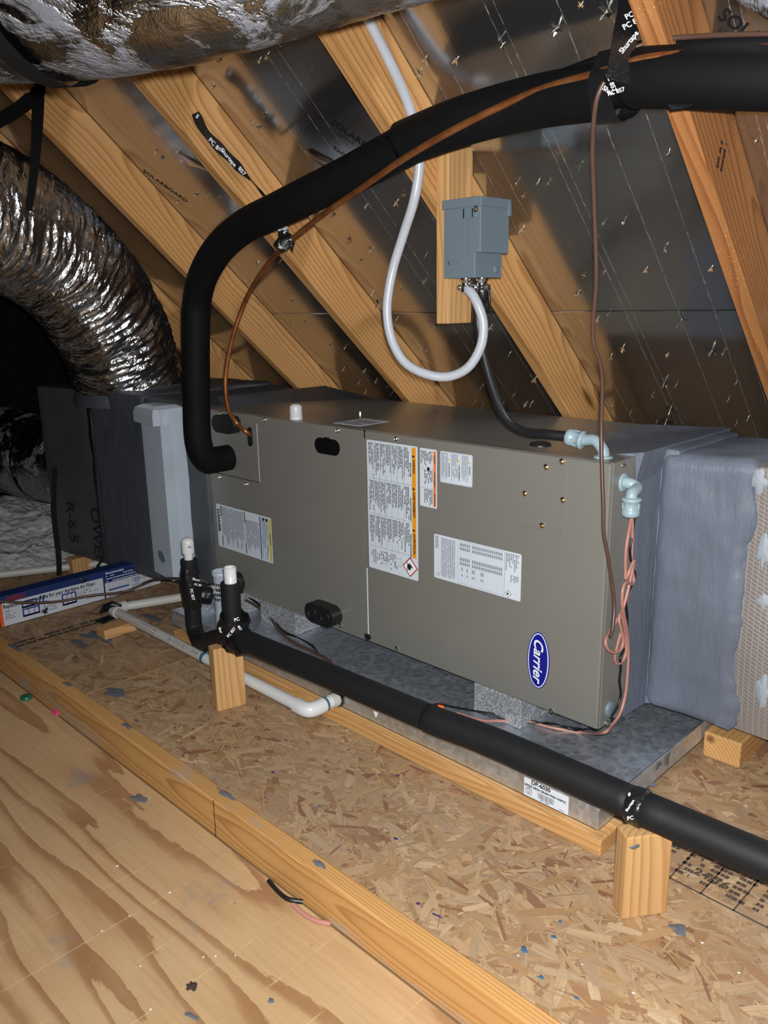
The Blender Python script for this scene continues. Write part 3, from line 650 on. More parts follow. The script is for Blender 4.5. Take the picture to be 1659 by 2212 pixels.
diamond(fr, LU-.012, LV-.036, .0095, o, 'ink')
mb = MB(); mb.lathe(fr @ V((LU-.012, .014, 0)), FN, [(.005, 0), (.005, .0003)], 18); mb.obj('approval_mark', 'ink_grey', o)
MB().lathe(fr @ V((LU-.012, .014, .0003)), FN, [(.0038, 0), (.0038, .0004)], 18).obj('approval_mark', 'label_white', o)
# 5 danger label at the coil end
o, fr, LU, LV = lab_plate('danger_label', (467, 1090), (585, 1116), (588, 1217))
mb = MB(); rect(mb, fr, .003, LU-.003, LV-.013, LV-.002); mb.obj('yellow_band', 'print_yellow', o)
mb = MB(); rect(mb, fr, .004, LU-.004, LV-.062, LV-.057); mb.obj('blue_rule', 'print_blue', o)
mb = MB(); print_lines(mb, fr, .006, LU-.006, LV-.052, LV-.016, .0046, .55, .95, rs, (.003, .008), 0, .35)
print_lines(mb, fr, .028, LU-.02, LV-.142, LV-.066, .0042, .55, .97, rs, (.003, .008), 0, .25); print_lines(mb, fr, .006, LU-.012, .03, LV-.150, .0042, .55, .97, rs, (.003, .008), 0, .35); mb.obj('fine_print', 'ink_grey', o)
for v in (LV-.146, .026):
    for ua, ub in ((.004, .042), (LU-.042, LU-.006)): mb = MB(); rect(mb, fr, ua, ub, v, v+.0045); mb.obj('heavy_rule', 'ink', o)
for v in (LV-.027, LV-.044): MB().add([fr @ V((.004+a, v+b, 0)) for a, b in ((0, 0), (.014, 0), (.007, .012))], [(0, 1, 2)]).obj('hazard_symbol', 'ink', o)
text('heading', 'DANGER', fr @ Matrix.Translation((.018, .012, .0003)), 'ink', o, .020, .001)
text('heading', 'WARNING', fr @ Matrix.Translation((.05, LV-.0075, .0004)), 'ink', o, .009, .0003)
# 6 label on top
a, b, c, d = PZ(725, 912, UH), PZ(766, 922, UH), PZ(842, 911, UH), PZ(790, 904, UH)
x0, x1, y0, y1 = (a.x+d.x)/2, (b.x+c.x)/2, (a.y+b.y)/2, (c.y+d.y)/2
o = MB().box((x0, y0, UH+.0002), (x1, y1, UH+.0008)).obj('shipping_label', 'label_white', ah)
mb = MB(); fr = frame(V((x0, y0, UH+.0012)), (1, 0, 0), (0, 1, 0))
for k in range(26): rect(mb, fr, .03+k*.0032, .03+k*.0032+rs.uniform(.0008, .0024), .05, .085)
print_lines(mb, fr, .01, .11, .01, .04, .008, .5, .9, rs, (.005, .015)); mb.obj('bar_code', 'ink_grey', o)
# oval maker's badge
bc = PY(1163, 1427, -.0062); bw, bh = .0315, .0725
def oval(k, y, nm, mat, par, hole=None): 
    pts = [V((bc.x+bw*k*math.cos(t*math.pi/24), y, bc.z+(bh-(1-k)*bw)*math.sin(t*math.pi/24))) for t in range(48)]; return MB().prism(pts, (0, -.0006, 0)).obj(nm, mat, par)
bd = oval(1, -.0060, 'maker_badge', 'logo_blue', ah); oval(.92, -.0064, 'badge_ring', 'print_white', bd); oval(.84, -.0068, 'badge_field', 'logo_blue', bd)
text('badge_lettering', 'Carrier', frame(V((bc.x-.001, -.0079, bc.z+.0015)), (0, 0, -1), (1, 0, 0)), 'print_white', bd, .037, .0007, .34, 1.0, 'CENTER', width=None)
# white cap standing on top
cp = PZ(640, 905, UH); t = thing('pipe_cap', 'small white plastic pipe cap standing on top of the air handler', 'pipe cap', (cp.x, cp.y, UH))
MB().lathe((cp.x, cp.y, UH), UP, [(.0185, 0), (.0195, .002), (.0195, .035), (.0185, .040), (.012, .0455), (.002, .047)], 24).obj('cap_shell', 'pvc', t)
MB().lathe((cp.x, cp.y, UH), UP, [(.0203, .0), (.0203, .006)], 24, 0, False).obj('rim', 'pvc', t)
# foam blocks the cabinet rests on
def eps_block(x0, x1, y0, y1, lab): tag(MB().bbox((x0, y0, -.0805), (x1, y1, -.0004), .003).obj('foam_block', 'eps', None), lab, 'foam block', 'foam blocks under the air handler')
bl = PZ(1008, 1543, -.081)
eps_block(-.365, -.215, .0, .50, 'grey speckled foam block under the air handler below the rating plate')
eps_block(-1.29, -1.10, .0, .50, 'grey speckled foam block under the air handler left of the black oval drain port')
eps_block(-1.484, -1.38, -.02, .50, 'grey speckled foam block at the coil end of the air handler beside the trap')
# ================================================================== DRAIN PAN
PX0, PX1, PY0, PY1, PZ0, PH = -1.494, .134, -.2206, .56, -.083, .052
pan = thing('drain_pan', 'galvanized sheet metal drain pan under the air handler with a white part sticker', 'drain pan', (-.68, .17, PZ0))
MB().box((PX0, PY0, PZ0), (PX1, PY1, PZ0+.0015)).obj('pan_bottom', 'galv', pan)
for nm, lo, hi in (('pan_side', (PX0, PY0, PZ0), (PX1, PY0+.0015, PZ0+PH)), ('pan_side', (PX0, PY1-.0015, PZ0), (PX1, PY1, PZ0+PH)), ('pan_side', (PX0, PY0+.0015, PZ0), (PX0+.0015, PY1-.0015, PZ0+PH)), ('pan_side', (PX1-.0015, PY0+.0015, PZ0), (PX1, PY1-.0015, PZ0+PH))):
    MB().box(lo, hi).obj(nm, 'galv', pan)
for lo, hi in (((PX0-.002, PY0-.002, PZ0+PH-.006), (PX1+.002, PY0+.004, PZ0+PH)), ((PX1-.004, PY0, PZ0+PH-.006), (PX1+.002, PY1, PZ0+PH)), ((PX0-.002, PY0, PZ0+PH-.006), (PX0+.004, PY1, PZ0+PH))):
    MB().bbox(lo, hi, .0015).obj('rolled_rim', 'galv', pan)
MB().prism([V((PX1+.0005, PY0-.0006, PZ0)), V((PX1+.0005, PY0-.0006, PZ0+PH-.006)), V((PX1-.055, PY0-.0006, PZ0+PH-.006))], (0, -.0012, 0)).obj('corner_fold', 'galv', pan)
s0, s1 = PY(1133, 1678, PY0-.0004).x, PY(1228, 1735, PY0-.0004).x
st = MB().box((s0, PY0-.0012, PZ0+.003), (s1, PY0-.0004, PZ0+PH-.004)).obj('part_sticker', 'label_white', pan)
fr = frame(V((s0, PY0-.0017, PZ0+.003)), (1, 0, 0), (0, 0, 1)); LW = s1-s0; k = LW/.132
text('part_number', 'DP-6030', fr @ Matrix.Translation((LW*.17, .0375, 0)), 'ink', st, .016*k, .0006*k)
text('part_description', '60X30 28GA DRAIN PAN W/PVC', fr @ Matrix.Translation((.002, .0265, 0)), 'ink', st, .0085*k, .0004*k, width=LW*.94)
mb = MB()
for j in range(30): rect(mb, fr, LW*.33+j*LW*.012, LW*.33+j*LW*.012+LW*rs.uniform(.003, .008), .007, .0205)
outline(mb, fr, LW*.05, LW*.18, .006, .020, .001); outline(mb, fr, LW*.09, LW*.14, .009, .023, .001); print_lines(mb, fr, LW*.36, LW*.68, .002, .006, .0035, .5, .9, rs, (.002, .004)); print_lines(mb, fr, LW*.8, LW*.97, .002, .006, .0035, .4, .9, rs, (.002, .004)); mb.obj('bar_code', 'ink', st)
tri = PY(812, 1538, PY0); MB().prism([V((tri.x-.012, PY0-.0003, tri.z+.006)), V((tri.x+.012, PY0-.0003, tri.z+.006)), V((tri.x, PY0-.0003, tri.z-.016))], (0, -.0006, 0)).obj('triangle_sticker', 'print_white', pan)
for i, (px, py, rx, ry) in enumerate(((1395, 1690, .02, .012),)):
    mb = MB(); blob(mb, PZ(px, py, PZ0+.0016), V((1, 0, 0)), V((0, 1, 0)), rx, ry, UP, .0004, 50+i); mb.obj('mastic_drip', 'smear_grey', pan)
for px, py, h in ((1440, 1655, .03), (1420, 1672, .02)):
    c = PX(px, py, PX1+.0005); mb = MB(); blob(mb, V((PX1+.0008, c.y, PZ0+PH-.004-h/2)), V((0, 1, 0)), UP, .012, h/2, V((1, 0, 0)), .0006, px); mb.obj('mastic_drip', 'smear_grey', pan)
# wood under the pan
g = 'lumber laid under the drain pan'
tag(lumber('sleeper', V((-.645, -.2015, FZ+.019)), (1, 0, 0), (0, 0, 1), 1.60, .089, .0378, 'pine_clean', None, .004), 'pale pine strip on the strand board under the front edge of the drain pan', 'lumber', g)
tag(lumber('sleeper', V((-.65, .42, FZ+.019)), (1, 0, 0), (0, 0, 1), 1.4, .089, .0378, 'pine_clean', None, .004), 'pine strip hidden under the rear of the drain pan', 'lumber', g)
b0, b1 = PZ(1495, 1627, FZ), PZ(1550, 1648, FZ)
tag(lumber('wood_block', V((.184, .345, FZ+.034)), (0, 1, 0), (0, 0, 1), .17, .089, .066, 'pine_clean', None, .004), 'rough pine block on the floor under the grey supply duct', 'wood block')
# ================================================================== DUCTWORK
# ---- supply duct at the right end: mastic-coated near the cabinet, bare foil-scrim facing beyond
SDY, SDX = .20, .205
sd = thing('supply_duct', 'supply duct sealed with blue-grey mastic joined to the badge end of the air handler', 'duct', (.6, .4, -.012))
def sdwarp(p): return V((p.x, p.y+.012*noise.noise(V((p.x*3, 0, p.z*3))), p.z+.012*max(0, p.x)))
rough_box((.004, SDY, -.012), (SDX+.02, .555, .625), .012, .03, .006, sdwarp).obj('mastic_coating', 'mastic', sd)
rough_box((SDX-.01, SDY+.006, -.006), (1.9, .55, .618), .04, .02, .0015, sdwarp).obj('foil_facing', 'fsk', sd)
# mastic feathered onto the cabinet end and top
mb = MB(); rnd = random.Random(3)
def feather(pts_in, pts_out, nrm, t=.004):
    n = len(pts_in); vs = [V(p)+V(nrm)*t for p in pts_in]+[V(p)+V(nrm)*.0004 for p in pts_out]
    return vs, [(i, i+1, n+i+1, n+i) for i in range(n-1)]
zi = [-.01+.637*k/40 for k in range(41)]
vs, fs = feather([(.0, .215, z) for z in zi], [(0, .112+.010*noise.noise(V((z*14, 2, 0)))-.004*rnd.random(), z) for z in zi], (1, 0, 0), .006); mb.add(vs, fs, True)
mb.add([V((.0065, .113, z)) if 0 else V((.006, .215, z)) for z in zi]+[V((.030, .235, z)) for z in zi], [(i, i+1, 42+i, 41+i) for i in range(40)], True)
mb.obj('end_flange_mastic', 'mastic', sd)
yi = [.10+.46*k/30 for k in range(31)]
def topx(y): return -.06-.16*min(1, max(0, (y-.10)/.25))+.03*noise.noise(V((y*16, 5, 1)))
mb = MB(); vs, fs = feather([(.02, y, UH) for y in yi], [(topx(y), y, UH) for y in yi], UP, .012); mb.add(vs, fs, True)
mb.add([V((.02, y, UH+.012)) for y in yi]+[V((.012, y, UH-.02)) for y in yi]+[V((.003, y, UH-.06)) for y in yi], [(i, i+1, 32+i, 31+i) for i in range(30)]+[(31+i, 32+i, 63+i, 62+i) for i in range(30)], True)
mb.add([V((topx(.10), .10, UH+.0004)), V((.0, .10, UH+.0004)), V((.003, .10, UH-.06)), V((.012, .10, UH-.02)), V((.02, .10, UH+.012))], [(0, 1, 2, 3, 4)])
mb.obj('top_mastic', 'mastic', sd)
rough_box((.0012, .212, .545), (.05, .55, UH+.006), .012, .012, .004).obj('joint_mastic', 'mastic', sd)
# bare worn patches and drips of mastic on the facing
for i, (px, py, rx, rz) in enumerate(((1648, 1190, .03, .06), (1650, 1300, .03, .03), (1640, 1040, .035, .04), (1648, 1490, .03, .06))):
    c = PY(px, py, SDY+.003); mb = MB(); blob(mb, c, V((1, 0, 0)), UP, rx*.45, rz*.6, FN, .0022, 70+i, 30, .35); mb.obj('mastic_patch', 'mastic_pale', sd)
# ragged edge of mastic over the facing
mb = MB(); zz = [-.0+.60*k/60 for k in range(61)]
ex = [SDX+.012+.022*noise.noise(V((z*9, 1, 4)))+.008*noise.noise(V((z*40, 1, 4))) for z in zz]
vs = [sdwarp(V((SDX-.02, SDY-.003, z))) for z in zz]+[sdwarp(V((e, SDY-.006, z))) for e, z in zip(ex, zz)]+[sdwarp(V((e+.004, SDY+.012, z))) for e, z in zip(ex, zz)]
mb.add(vs, [(i, 61+i, 62+i, i+1) for i in range(60)]+[(61+i, 122+i, 123+i, 62+i) for i in range(60)], True); mb.obj('mastic_edge', 'mastic', sd)
# ---- return plenum at the far end
rp = thing('return_plenum', 'dark duct board plenum sealed with grey mastic behind the white filter cover', 'duct', (-2.1, .2, -.05))
def pw(p):   # the far end stands further forward than the near end
    k = min(1, max(0, (-1.53-p.x)/1.05)); f = 1 if p.y < .2 else 0
    z = p.z + (.022*min(1, max(0, (-1.53-p.x)/.3)) if p.z > .3 else 0)
    return V((p.x, p.y-(.02+.135*k)*(1-min(1, max(0, p.y/.6))), z))
rough_box((-1.86, .0, -.045), (-1.532, .545, .630), .014, .02, .005, pw).obj('near_section', 'mastic_shaded', rp)
rough_box((-2.20, .0, -.058), (-1.855, .545, .640), .014, .02, .006, pw).obj('mastic_section', 'mastic_shaded', rp)
rough_box((-2.57, .004, -.052), (-2.195, .545, .638), .03, .012, .002, pw).obj('board_section', 'ductboard', rp)
mb = MB(); n = 41; zs = [-.03+.66*k/40 for k in range(n)]
e0 = [pw(V((-2.205-.012*noise.noise(V((z*12, 0, 3))), -.003, z))) for z in zs]; e1 = [pw(V((-2.18, -.006, z))) for z in zs]
mb.add(e0+e1, [(i, n+i, n+i+1, i+1) for i in range(n-1)], True); mb.obj('black_joint', 'black_rubber', rp)
# mastic lapping over the cabinet top at the coil end
xi = [-1.53+.48*k/24 for k in range(25)]
mb = MB(); yi = [.06+.5*k/24 for k in range(25)]
vs, fs = feather([(-1.56, y, UH+.002) for y in yi][::-1], [(-1.50+.22*max(0, (y-.18)/.38)**1.2+.02*noise.noise(V((y*14, 7, 2))), y, UH) for y in yi][::-1], UP, .03); mb.add(vs, fs, True); mb.obj('top_mastic', 'mastic_shaded', rp)
text('board_lettering', 'R-6.5', frame(pw(V((-2.40, -.0045, .19))), (0, 0, -1), pw(V((-2.3, 0, .2)))-pw(V((-2.4, 0, .2)))), 'ink', rp, .085, .002)
text('board_lettering', 'OWENS', frame(pw(V((-2.225, -.0045, .19))), (0, 0, -1), pw(V((-2.2, 0, .2)))-pw(V((-2.3, 0, .2)))), 'ink', rp, .085, .002)
tag(lumber('wood_block', PZ(152, 1241, FZ)+V((-.01, .05, .034)), (0, 0, 1), (0, 1, 0), .066, .06, .089, 'pine_board', None, .003), 'short pine block propping up the far end of the dark plenum', 'wood block')
# ---- white filter access cover
fc = thing('filter_cover', 'tall white plastic filter cabinet cover with an oval emblem on the plenum', 'filter cover', tuple(PY(365, 1250, -.11)))
A, B, Cc = PY(335, 1241, -.115), PY(374, 1251, -.130), PY(396, 1246, -.085); zb_ = (A.z+B.z+Cc.z)/3; A.z = B.z = Cc.z = zb_
dn = (B-A).normalized(); out = V((dn.y, -dn.x, 0)); back = V((0, .06, 0)); top = V((0, 0, .612))
q = [A, B, Cc, Cc+back, A+back]; vs = []
n = 24
mb = MB(); mb.prism([V(p) for p in q], (0, 0, .61)); 
mb.obj('cover_panel', 'white_plastic', fc)
cq = [A+V((-.03, -.012, 0)), B+V((-.004, -.024, 0)), Cc+V((.006, -.010, 0)), Cc+back, A+back+V((-.03, 0, 0))]
mb = MB(); zt = [(.556, .0), (.556, 1.0), (.590, 1.0), (.610, .9), (.620, .6)]
cen = (A+B+Cc+A+back+Cc+back)/5
for (za, ka), (zb, kb) in zip(zt[1:], zt[2:]):
    ra = [cen+(p-cen)*ka+V((0, 0, za)) for p in cq]; rb = [cen+(p-cen)*kb+V((0, 0, zb)) for p in cq]; mb.add(ra+rb, [(i, (i+1) % 5, 5+(i+1) % 5, 5+i) for i in range(5)])
mb.add([cen+(p-cen)*.6+V((0, 0, .620)) for p in cq], [(0, 1, 2, 3, 4)]); mb.add([p+V((0, 0, .556)) for p in cq], [(4, 3, 2, 1, 0)]); mb.obj('top_cap', 'white_plastic', fc)
ec = (A+B)/2+V((0, 0, .075))+out*.001; fe = frame(ec, dn, UP)
ov = [fe @ V((.027*math.cos(k*math.pi/12), .020*math.sin(k*math.pi/12)-.006*math.cos(k*math.pi/12), 0)) for k in range(24)]
MB().prism(ov, out*.002).obj('oval_emblem', 'grey_steel', fc)
# ---- flexible ducts
def flex(name, pts, R, mat, label, pitch=.045, amp=.05, wr=.03, seg=110, step=.008, seed=0, group='silver flexible ducts', crisp=False):
    def rf(r, L, th, p):
        ct, st_ = math.cos(th), math.sin(th); sk = L+.05*noise.noise(V((ct*1.5+seed, st_*1.5, L*3)))
        rib = abs(math.sin(math.pi*sk/pitch))
        a = noise.noise(V((sk*30, ct*1.1+seed, st_*1.1))); b = noise.noise(V((sk*75, ct*2.4, st_*2.4+seed)))
        c = noise.noise(V((L*4, ct*1.3+seed, st_*1.3))); d = noise.noise(V((sk*34, ct*5+seed, st_*5)))
        return r*(1+amp*(rib-.5)*.35+wr*(1-2*abs(a))*1.1+wr*.75*(abs(b)-.3)+wr*.5*abs(d)+.05*c)
    mbx = MB().tube(pts, R, seg, True, step, radf=rf); mbx.sm = [not crisp]*len(mbx.sm); o = mbx.obj(name, mat)
    return tag(o, label, 'flexible duct', group)
bf = [PD(290, 838, 3.28), PD(272, 800, 3.24), PD(245, 725, 3.12), PD(190, 630, 2.95), PD(100, 540, 2.76), PD(-10, 470, 2.55), PD(-160, 400, 2.34), PD(-340, 330, 2.15)]
bigf = flex('flexible_duct', bf, .205, 'mylar', 'large crinkled silver flexible duct bending down into the top of the dark plenum', seed=3, crisp=True, seg=120, wr=.040, amp=.02, step=.0055)
MB().lathe(bf[0]+V((0, 0, -.055)), UP, [(.235, 0), (.235, .03), (.22, .055), (.21, .075)], 40).obj('mastic_collar', 'mastic_shaded', bigf)
flex('flexible_duct', [V((-2.56, .12, .31)), V((-2.75, .06, .30)), V((-3.0, -.02, .30)), V((-3.3, -.07, .31)), V((-3.49, -.1, .32))], .20, 'mylar_dusty', 'grey silver flexible duct entering the end of the dark plenum from the side', seed=8)
tf = [PD(-420, -20, 1.36), PD(-150, -62, 1.24), PD(60, -85, 1.17), PD(280, -118, 1.12), PD(480, -172, 1.09), PD(720, -250, 1.06), PD(1000, -330, 1.03)]
tfo = flex('flexible_duct', tf, .155, 'mylar_dusty', 'dusty silver flexible duct smeared with grey mastic slung below the rafters overhead', wr=.012, amp=.012, seed=14)
flex('flexible_duct', [PD(1530, -190, 1.02), PD(1690, -70, 1.0), PD(1850, 0, .95), PD(2100, 30, .9)], .052, 'mylar_dusty', 'small dark flexible duct above the black insulated pipe beside the printed foil', seed=20, seg=60, wr=.012)
def ribbon(name, pts, wid, nrm, mat, par=None, t=.0012, step=.01, mb=None):
    P = smooth_path(pts, step); vs = []; n = len(P); own = mb is None; mb = mb or MB()
    for i, p in enumerate(P):
        T = (P[min(i+1, n-1)]-P[max(i-1, 0)]).normalized(); N = V(nrm[min(len(nrm)-1, int(i*len(nrm)/n))]) if isinstance(nrm, list) else V(nrm); S = T.cross(N).normalized(); N = S.cross(T)
        wv = wid if not callable(wid) else wid(i/(n-1))
        vs += [p+S*wv/2+N*t/2, p-S*wv/2+N*t/2, p-S*wv/2-N*t/2, p+S*wv/2-N*t/2]
    fs = [(4*i+k, 4*i+(k+1) % 4, 4*i+4+(k+1) % 4, 4*i+4+k) for i in range(n-1) for k in range(4)]+[(0, 1, 2, 3)[::-1], tuple(4*(n-1)+k for k in range(4))]
    mb.add(vs, fs); return mb.obj(name, mat, par) if own else mb
# strap round the overhead duct
c0 = PD(60, -85, 1.17); ax = (PD(280, -118, 1.12)-PD(-150, -62, 1.24)).normalized(); ua = UP-ax*ax.dot(UP); ua.normalize(); ub = ax.cross(ua)
ring = [c0+(ua*math.cos(k*math.pi/20)+ub*math.sin(k*math.pi/20))*.163-ax*.03*math.cos(k*math.pi/20) for k in range(41)]
mb = MB(); vs = []
for k, p in enumerate(ring):
    rd = (p-c0); rd = (rd-ax*rd.dot(ax)).normalized(); vs += [p+ax*.02+rd*.001, p-ax*.02+rd*.001]
mb.add(vs, [(2*i, 2*i+1, 2*i+3, 2*i+2) for i in range(40)], True)
tag(mb.obj('hanger_strap', 'webbing'), 'black webbing strap wrapped round the dusty overhead duct', 'strap', 'black duct straps')
# strap nailed to the rafter holding the large duct
xr = -1.737+.001
nl = PX(80, 197, xr); st = thing('hanger_strap', 'black webbing strap nailed to a rafter and looped to the large silver duct', 'strap', tuple(nl), 'black duct straps')
kw = V((1, 0, 0))
ribbon('strap_band', [nl+V((.002, 0, .02)), nl+V((.003, 0, 0)), PD(50, 228, 2.36), PD(-5, 262, 2.25), PD(-60, 290, 2.15)], .045, [(-AF+AR*.2)], 'webbing', st)
ribbon('strap_band', [nl+V((.004, 0, .015)), PD(82, 225, 2.34), PD(79, 300, 2.30), PD(72, 380, 2.28), PD(62, 455, 2.27)], lambda t: .042-.022*t, -AF, 'webbing', st)
link('nail', SZ, None, st, rot_to((1, 0, 0), nl+V((.006, 0, .004))))
tag(ribbon('hanger_strap', [PD(118, 1010, 3.26), PD(116, 1090, 3.22), PD(121, 1150, 3.19), PD(127, 1200, 3.17), PD(128, 1243, 3.15)], .020, -AF, 'webbing'), 'black strap end hanging down past the dark plenum to the floor', 'strap', 'black duct straps')
# strap on the side duct
cs = V((-2.85, .03, .30)); vs = []; mb = MB()
for k in range(41):
    a = k*math.pi/20; d = V((.15*math.sin(a), math.cos(a), math.sin(a))); d = V((0, math.cos(a), math.sin(a))); p = cs+d*.222+V((.05*math.sin(a), 0, 0)); vs += [p+V((.02, 0, 0)), p-V((.02, 0, 0))]
mb.add(vs, [(2*i, 2*i+1, 2*i+3, 2*i+2) for i in range(40)], True); tag(mb.obj('hanger_strap', 'webbing'), 'black webbing strap wrapped round the duct entering the plenum end', 'strap', 'black duct straps')
# ================================================================== REFRIGERANT LINES
sl = thing('insulated_suction_line', 'thick black foam insulated pipe from the coil panel sweeping up along the rafters', 'pipe', (-1.42, -.05, .47))
e0 = PY(494, 988, -.004); e1 = PY(432, 986, -.125)
R1 = .043
path = [e0, e0+V((.001, -.045, 0)), V((e0.x*.5+e1.x*.5, -.098, e0.z*.55+e1.z*.45-.002)), e1+V((0, -.002, .05)), PY(424, 860, -.13), PY(423, 700, -.135), PD(426, 645, 2.44), PD(441, 590, 2.37), PD(475, 535, 2.28), PD(530, 488, 2.17), PD(600, 454, 2.03), PD(680, 415, 1.92), PD(760, 376, 1.83), PD(880, 312, 1.70)]
MB().tube(path, R1, 28, True, .012).obj('insulation_sleeve', 'black_foam', sl)
path2 = [PD(872, 312, 1.705), PD(884, 306, 1.695), PD(1000, 262, 1.59), PD(1150, 222, 1.48), PD(1305, 197, 1.365)]
MB().tube(path2, [R1*1.02, R1*1.06], 28, True, .02).obj('insulation_sleeve', 'black_foam', sl)
path3 = [PD(1355, 180, 1.325), PD(1375, 170, 1.31), PD(1450, 167, 1.27), PD(1660, 168, 1.185), PD(1900, 172, 1.12), PD(2300, 180, 1.05)]
MB().tube(path3, [.038, .045, .045], 28, True, .02).obj('insulation_sleeve', 'black_foam', sl)
MB().tube([PD(1290, 199, 1.375), PD(1370, 175, 1.315)], .034, 20, True).obj('sleeve_gap', 'black_foam', sl)
sj = PD(1480, 232, 1.22); MB().prism([PD(1440, 228, 1.25), PD(1500, 228, 1.235), PD(1478, 236, 1.24), PD(1448, 240, 1.25)], -AF*.004).obj('torn_sleeve_flap', 'black_foam', sl)
# copper liquid line
cpth = [PY(541, 940, -.004), PY(531, 932, -.03), PD(512, 915, 2.60), PD(494, 885, 2.56), PD(487, 840, 2.53), PD(490, 790, 2.50), PD(505, 720, 2.45), PD(535, 640, 2.38), PD(575, 575, 2.25), PD(625, 522, 2.08), PD(700, 462, 1.92), PD(790, 400, 1.78), PD(880, 338, 1.655), PD(1000, 270, 1.535), PD(1150, 200, 1.43), PD(1290, 158, 1.325), PD(1375, 131, 1.268), PD(1450, 120, 1.235), PD(1560, 110, 1.20), PD(1700, 104, 1.15), PD(2000, 98, 1.08), PD(2300, 95, 1.0)]
tag(MB().tube(cpth, .0068, 12, True, .015).obj('copper_line', 'copper'), 'bare copper tube following the black insulated pipe into the coil panel', 'copper tube')
# thin black tube and brown cable above
tag(MB().tube([PD(1060, 232, 1.56), PD(1180, 180, 1.475), PD(1300, 135, 1.40), PD(1380, 108, 1.36), PD(1480, 97, 1.30), PD(1660, 92, 1.215), PD(2000, 90, 1.12)], .014, 14, True, .02).obj('control_tube', 'black_foam'), 'thin black tube riding on top of the insulated pipe', 'tube')
tag(MB().tube([PD(1345, 120, 1.33), PD(1400, 90, 1.31), PD(1500, 79, 1.27), PD(1660, 73, 1.2), PD(2000, 70, 1.1)], .004, 10, True, .02).obj('cable', 'wire_brown'), 'thin brown cable running above the insulated pipe beside the printed foil', 'cable')
# ---- tape wraps and hangers with printed lettering
def tape_text(s, px, py, d, ang, size, par, mat='print_white'):
    p = PD(px, py, d); r = AR*math.cos(ang)-AU*math.sin(ang); u = AR*math.sin(ang)+AU*math.cos(ang); size *= .72; text('tape_lettering', s, frame(p-AF*.0018, r, u), mat, par, size, size*.02)
th = thing('tape_hanger', 'black printed tape hanging from above and looped round the insulated pipe', 'tape', tuple(PD(1330, 200, 1.3)), 'printed black tape')
ribbon('tape_band', [PD(1372, -90, 1.30), PD(1364, 0, 1.30), PD(1352, 70, 1.285), PD(1342, 130, 1.27), PD(1335, 175, 1.265)], .040, -AF+AR*.15, 'tape', th, .002)
lc = PD(1330, 188, 1.345); ta = (PD(1450, 167, 1.27)-PD(1200, 212, 1.44)).normalized(); tu = UP-ta*ta.dot(UP); tu.normalize(); tb = ta.cross(tu); vs = []
for k in range(33):
    a = 2*math.pi*k/32; p = lc+(tu*math.cos(a)*1.12+tb*math.sin(a))*(.049+.003*math.sin(5*a)); vs += [p+ta*(.022+.004*math.sin(3*a)), p-ta*(.022+.004*math.cos(2*a))]
MB().add(vs, [(2*i, 2*i+1, 2*i+3, 2*i+2) for i in range(32)], True).obj('tape_loop', 'tape', th)
tape_text('PC 857', 1345, 62, 1.28, -.5, .017, th); tape_text('PC 857', 1350, 40, 1.285, -.5, .017, th); tape_text('Shurtape', 1340, 115, 1.265, -.9, .016, th); tape_text('PC 857', 1312, 160, 1.275, 1.2, .014, th); tape_text('Shur', 1302, 190, 1.28, .6, .015, th); tape_text('PC 857', 1312, 205, 1.285, -.3, .013, th)
t2 = thing('tape_hanger', 'black printed tape strip hanging on a rafter down to the bend of the insulated pipe', 'tape', tuple(PX(425, 250, -1.13)), 'printed black tape')
ribbon('tape_band', [PX(422, 244, -1.131), PX(440, 280, -1.128), PX(470, 315, -1.122), PX(505, 350, -1.115), PX(540, 388, -1.112)], lambda t: .030*(1-.75*max(0, t-.75)/.25)*(1+.15*math.sin(t*17)), (1, .2, .1), 'tape', t2, .002)
ribbon('tape_twist', [PX(540, 388, -1.112), PD(556, 404, 2.16), PD(572, 424, 2.14)], .007, (1, 0, 0), 'tape', t2, .003)
def tape_on_x(s, px, py, x, size, dirp):
    p = PX(px, py, x); r = (PX(*dirp, x)-p).normalized(); text('tape_lettering', s, frame(p, r, V((1, 0, 0)).cross(r)), 'print_white', t2, size, size*.02)
tape_on_x('PC 857', 452, 300, -1.118, .017, (490, 342)); tape_on_x('Shurtape', 478, 322, -1.110, .016, (520, 372)); tape_on_x('S', 424, 249, -1.126, .016, (434, 262)); tape_on_x('857', 516, 362, -1.105, .017, (534, 384))
t3 = thing('tape_tie', 'black printed tape tying the copper tube to the bend of the insulated pipe', 'tape', tuple(PD(617, 520, 2.07)), 'printed black tape')
ribbon('tape_band', [PD(606, 478, 2.05), PD(612, 498, 2.06), PD(614, 520, 2.055), PD(611, 538, 2.06)], .026, -AF, 'tape', t3, .004)
mb = MB(); mb.tube([PD(600, 536, 2.075), PD(612, 524, 2.07), PD(632, 516, 2.065)], [.015, .019, .015], 12, True); mb.obj('tape_knot', 'tape', t3)
MB().prism([PD(622, 518, 2.04), PD(634, 520, 2.04), PD(633, 544, 2.05), PD(628, 536, 2.05)], AF*.002).obj('tape_tail', 'tape', t3)
tape_text('Sh', 603, 534, 2.045, .3, .012, t3); tape_text('PC', 614, 505, 2.045, -1, .012, t3)
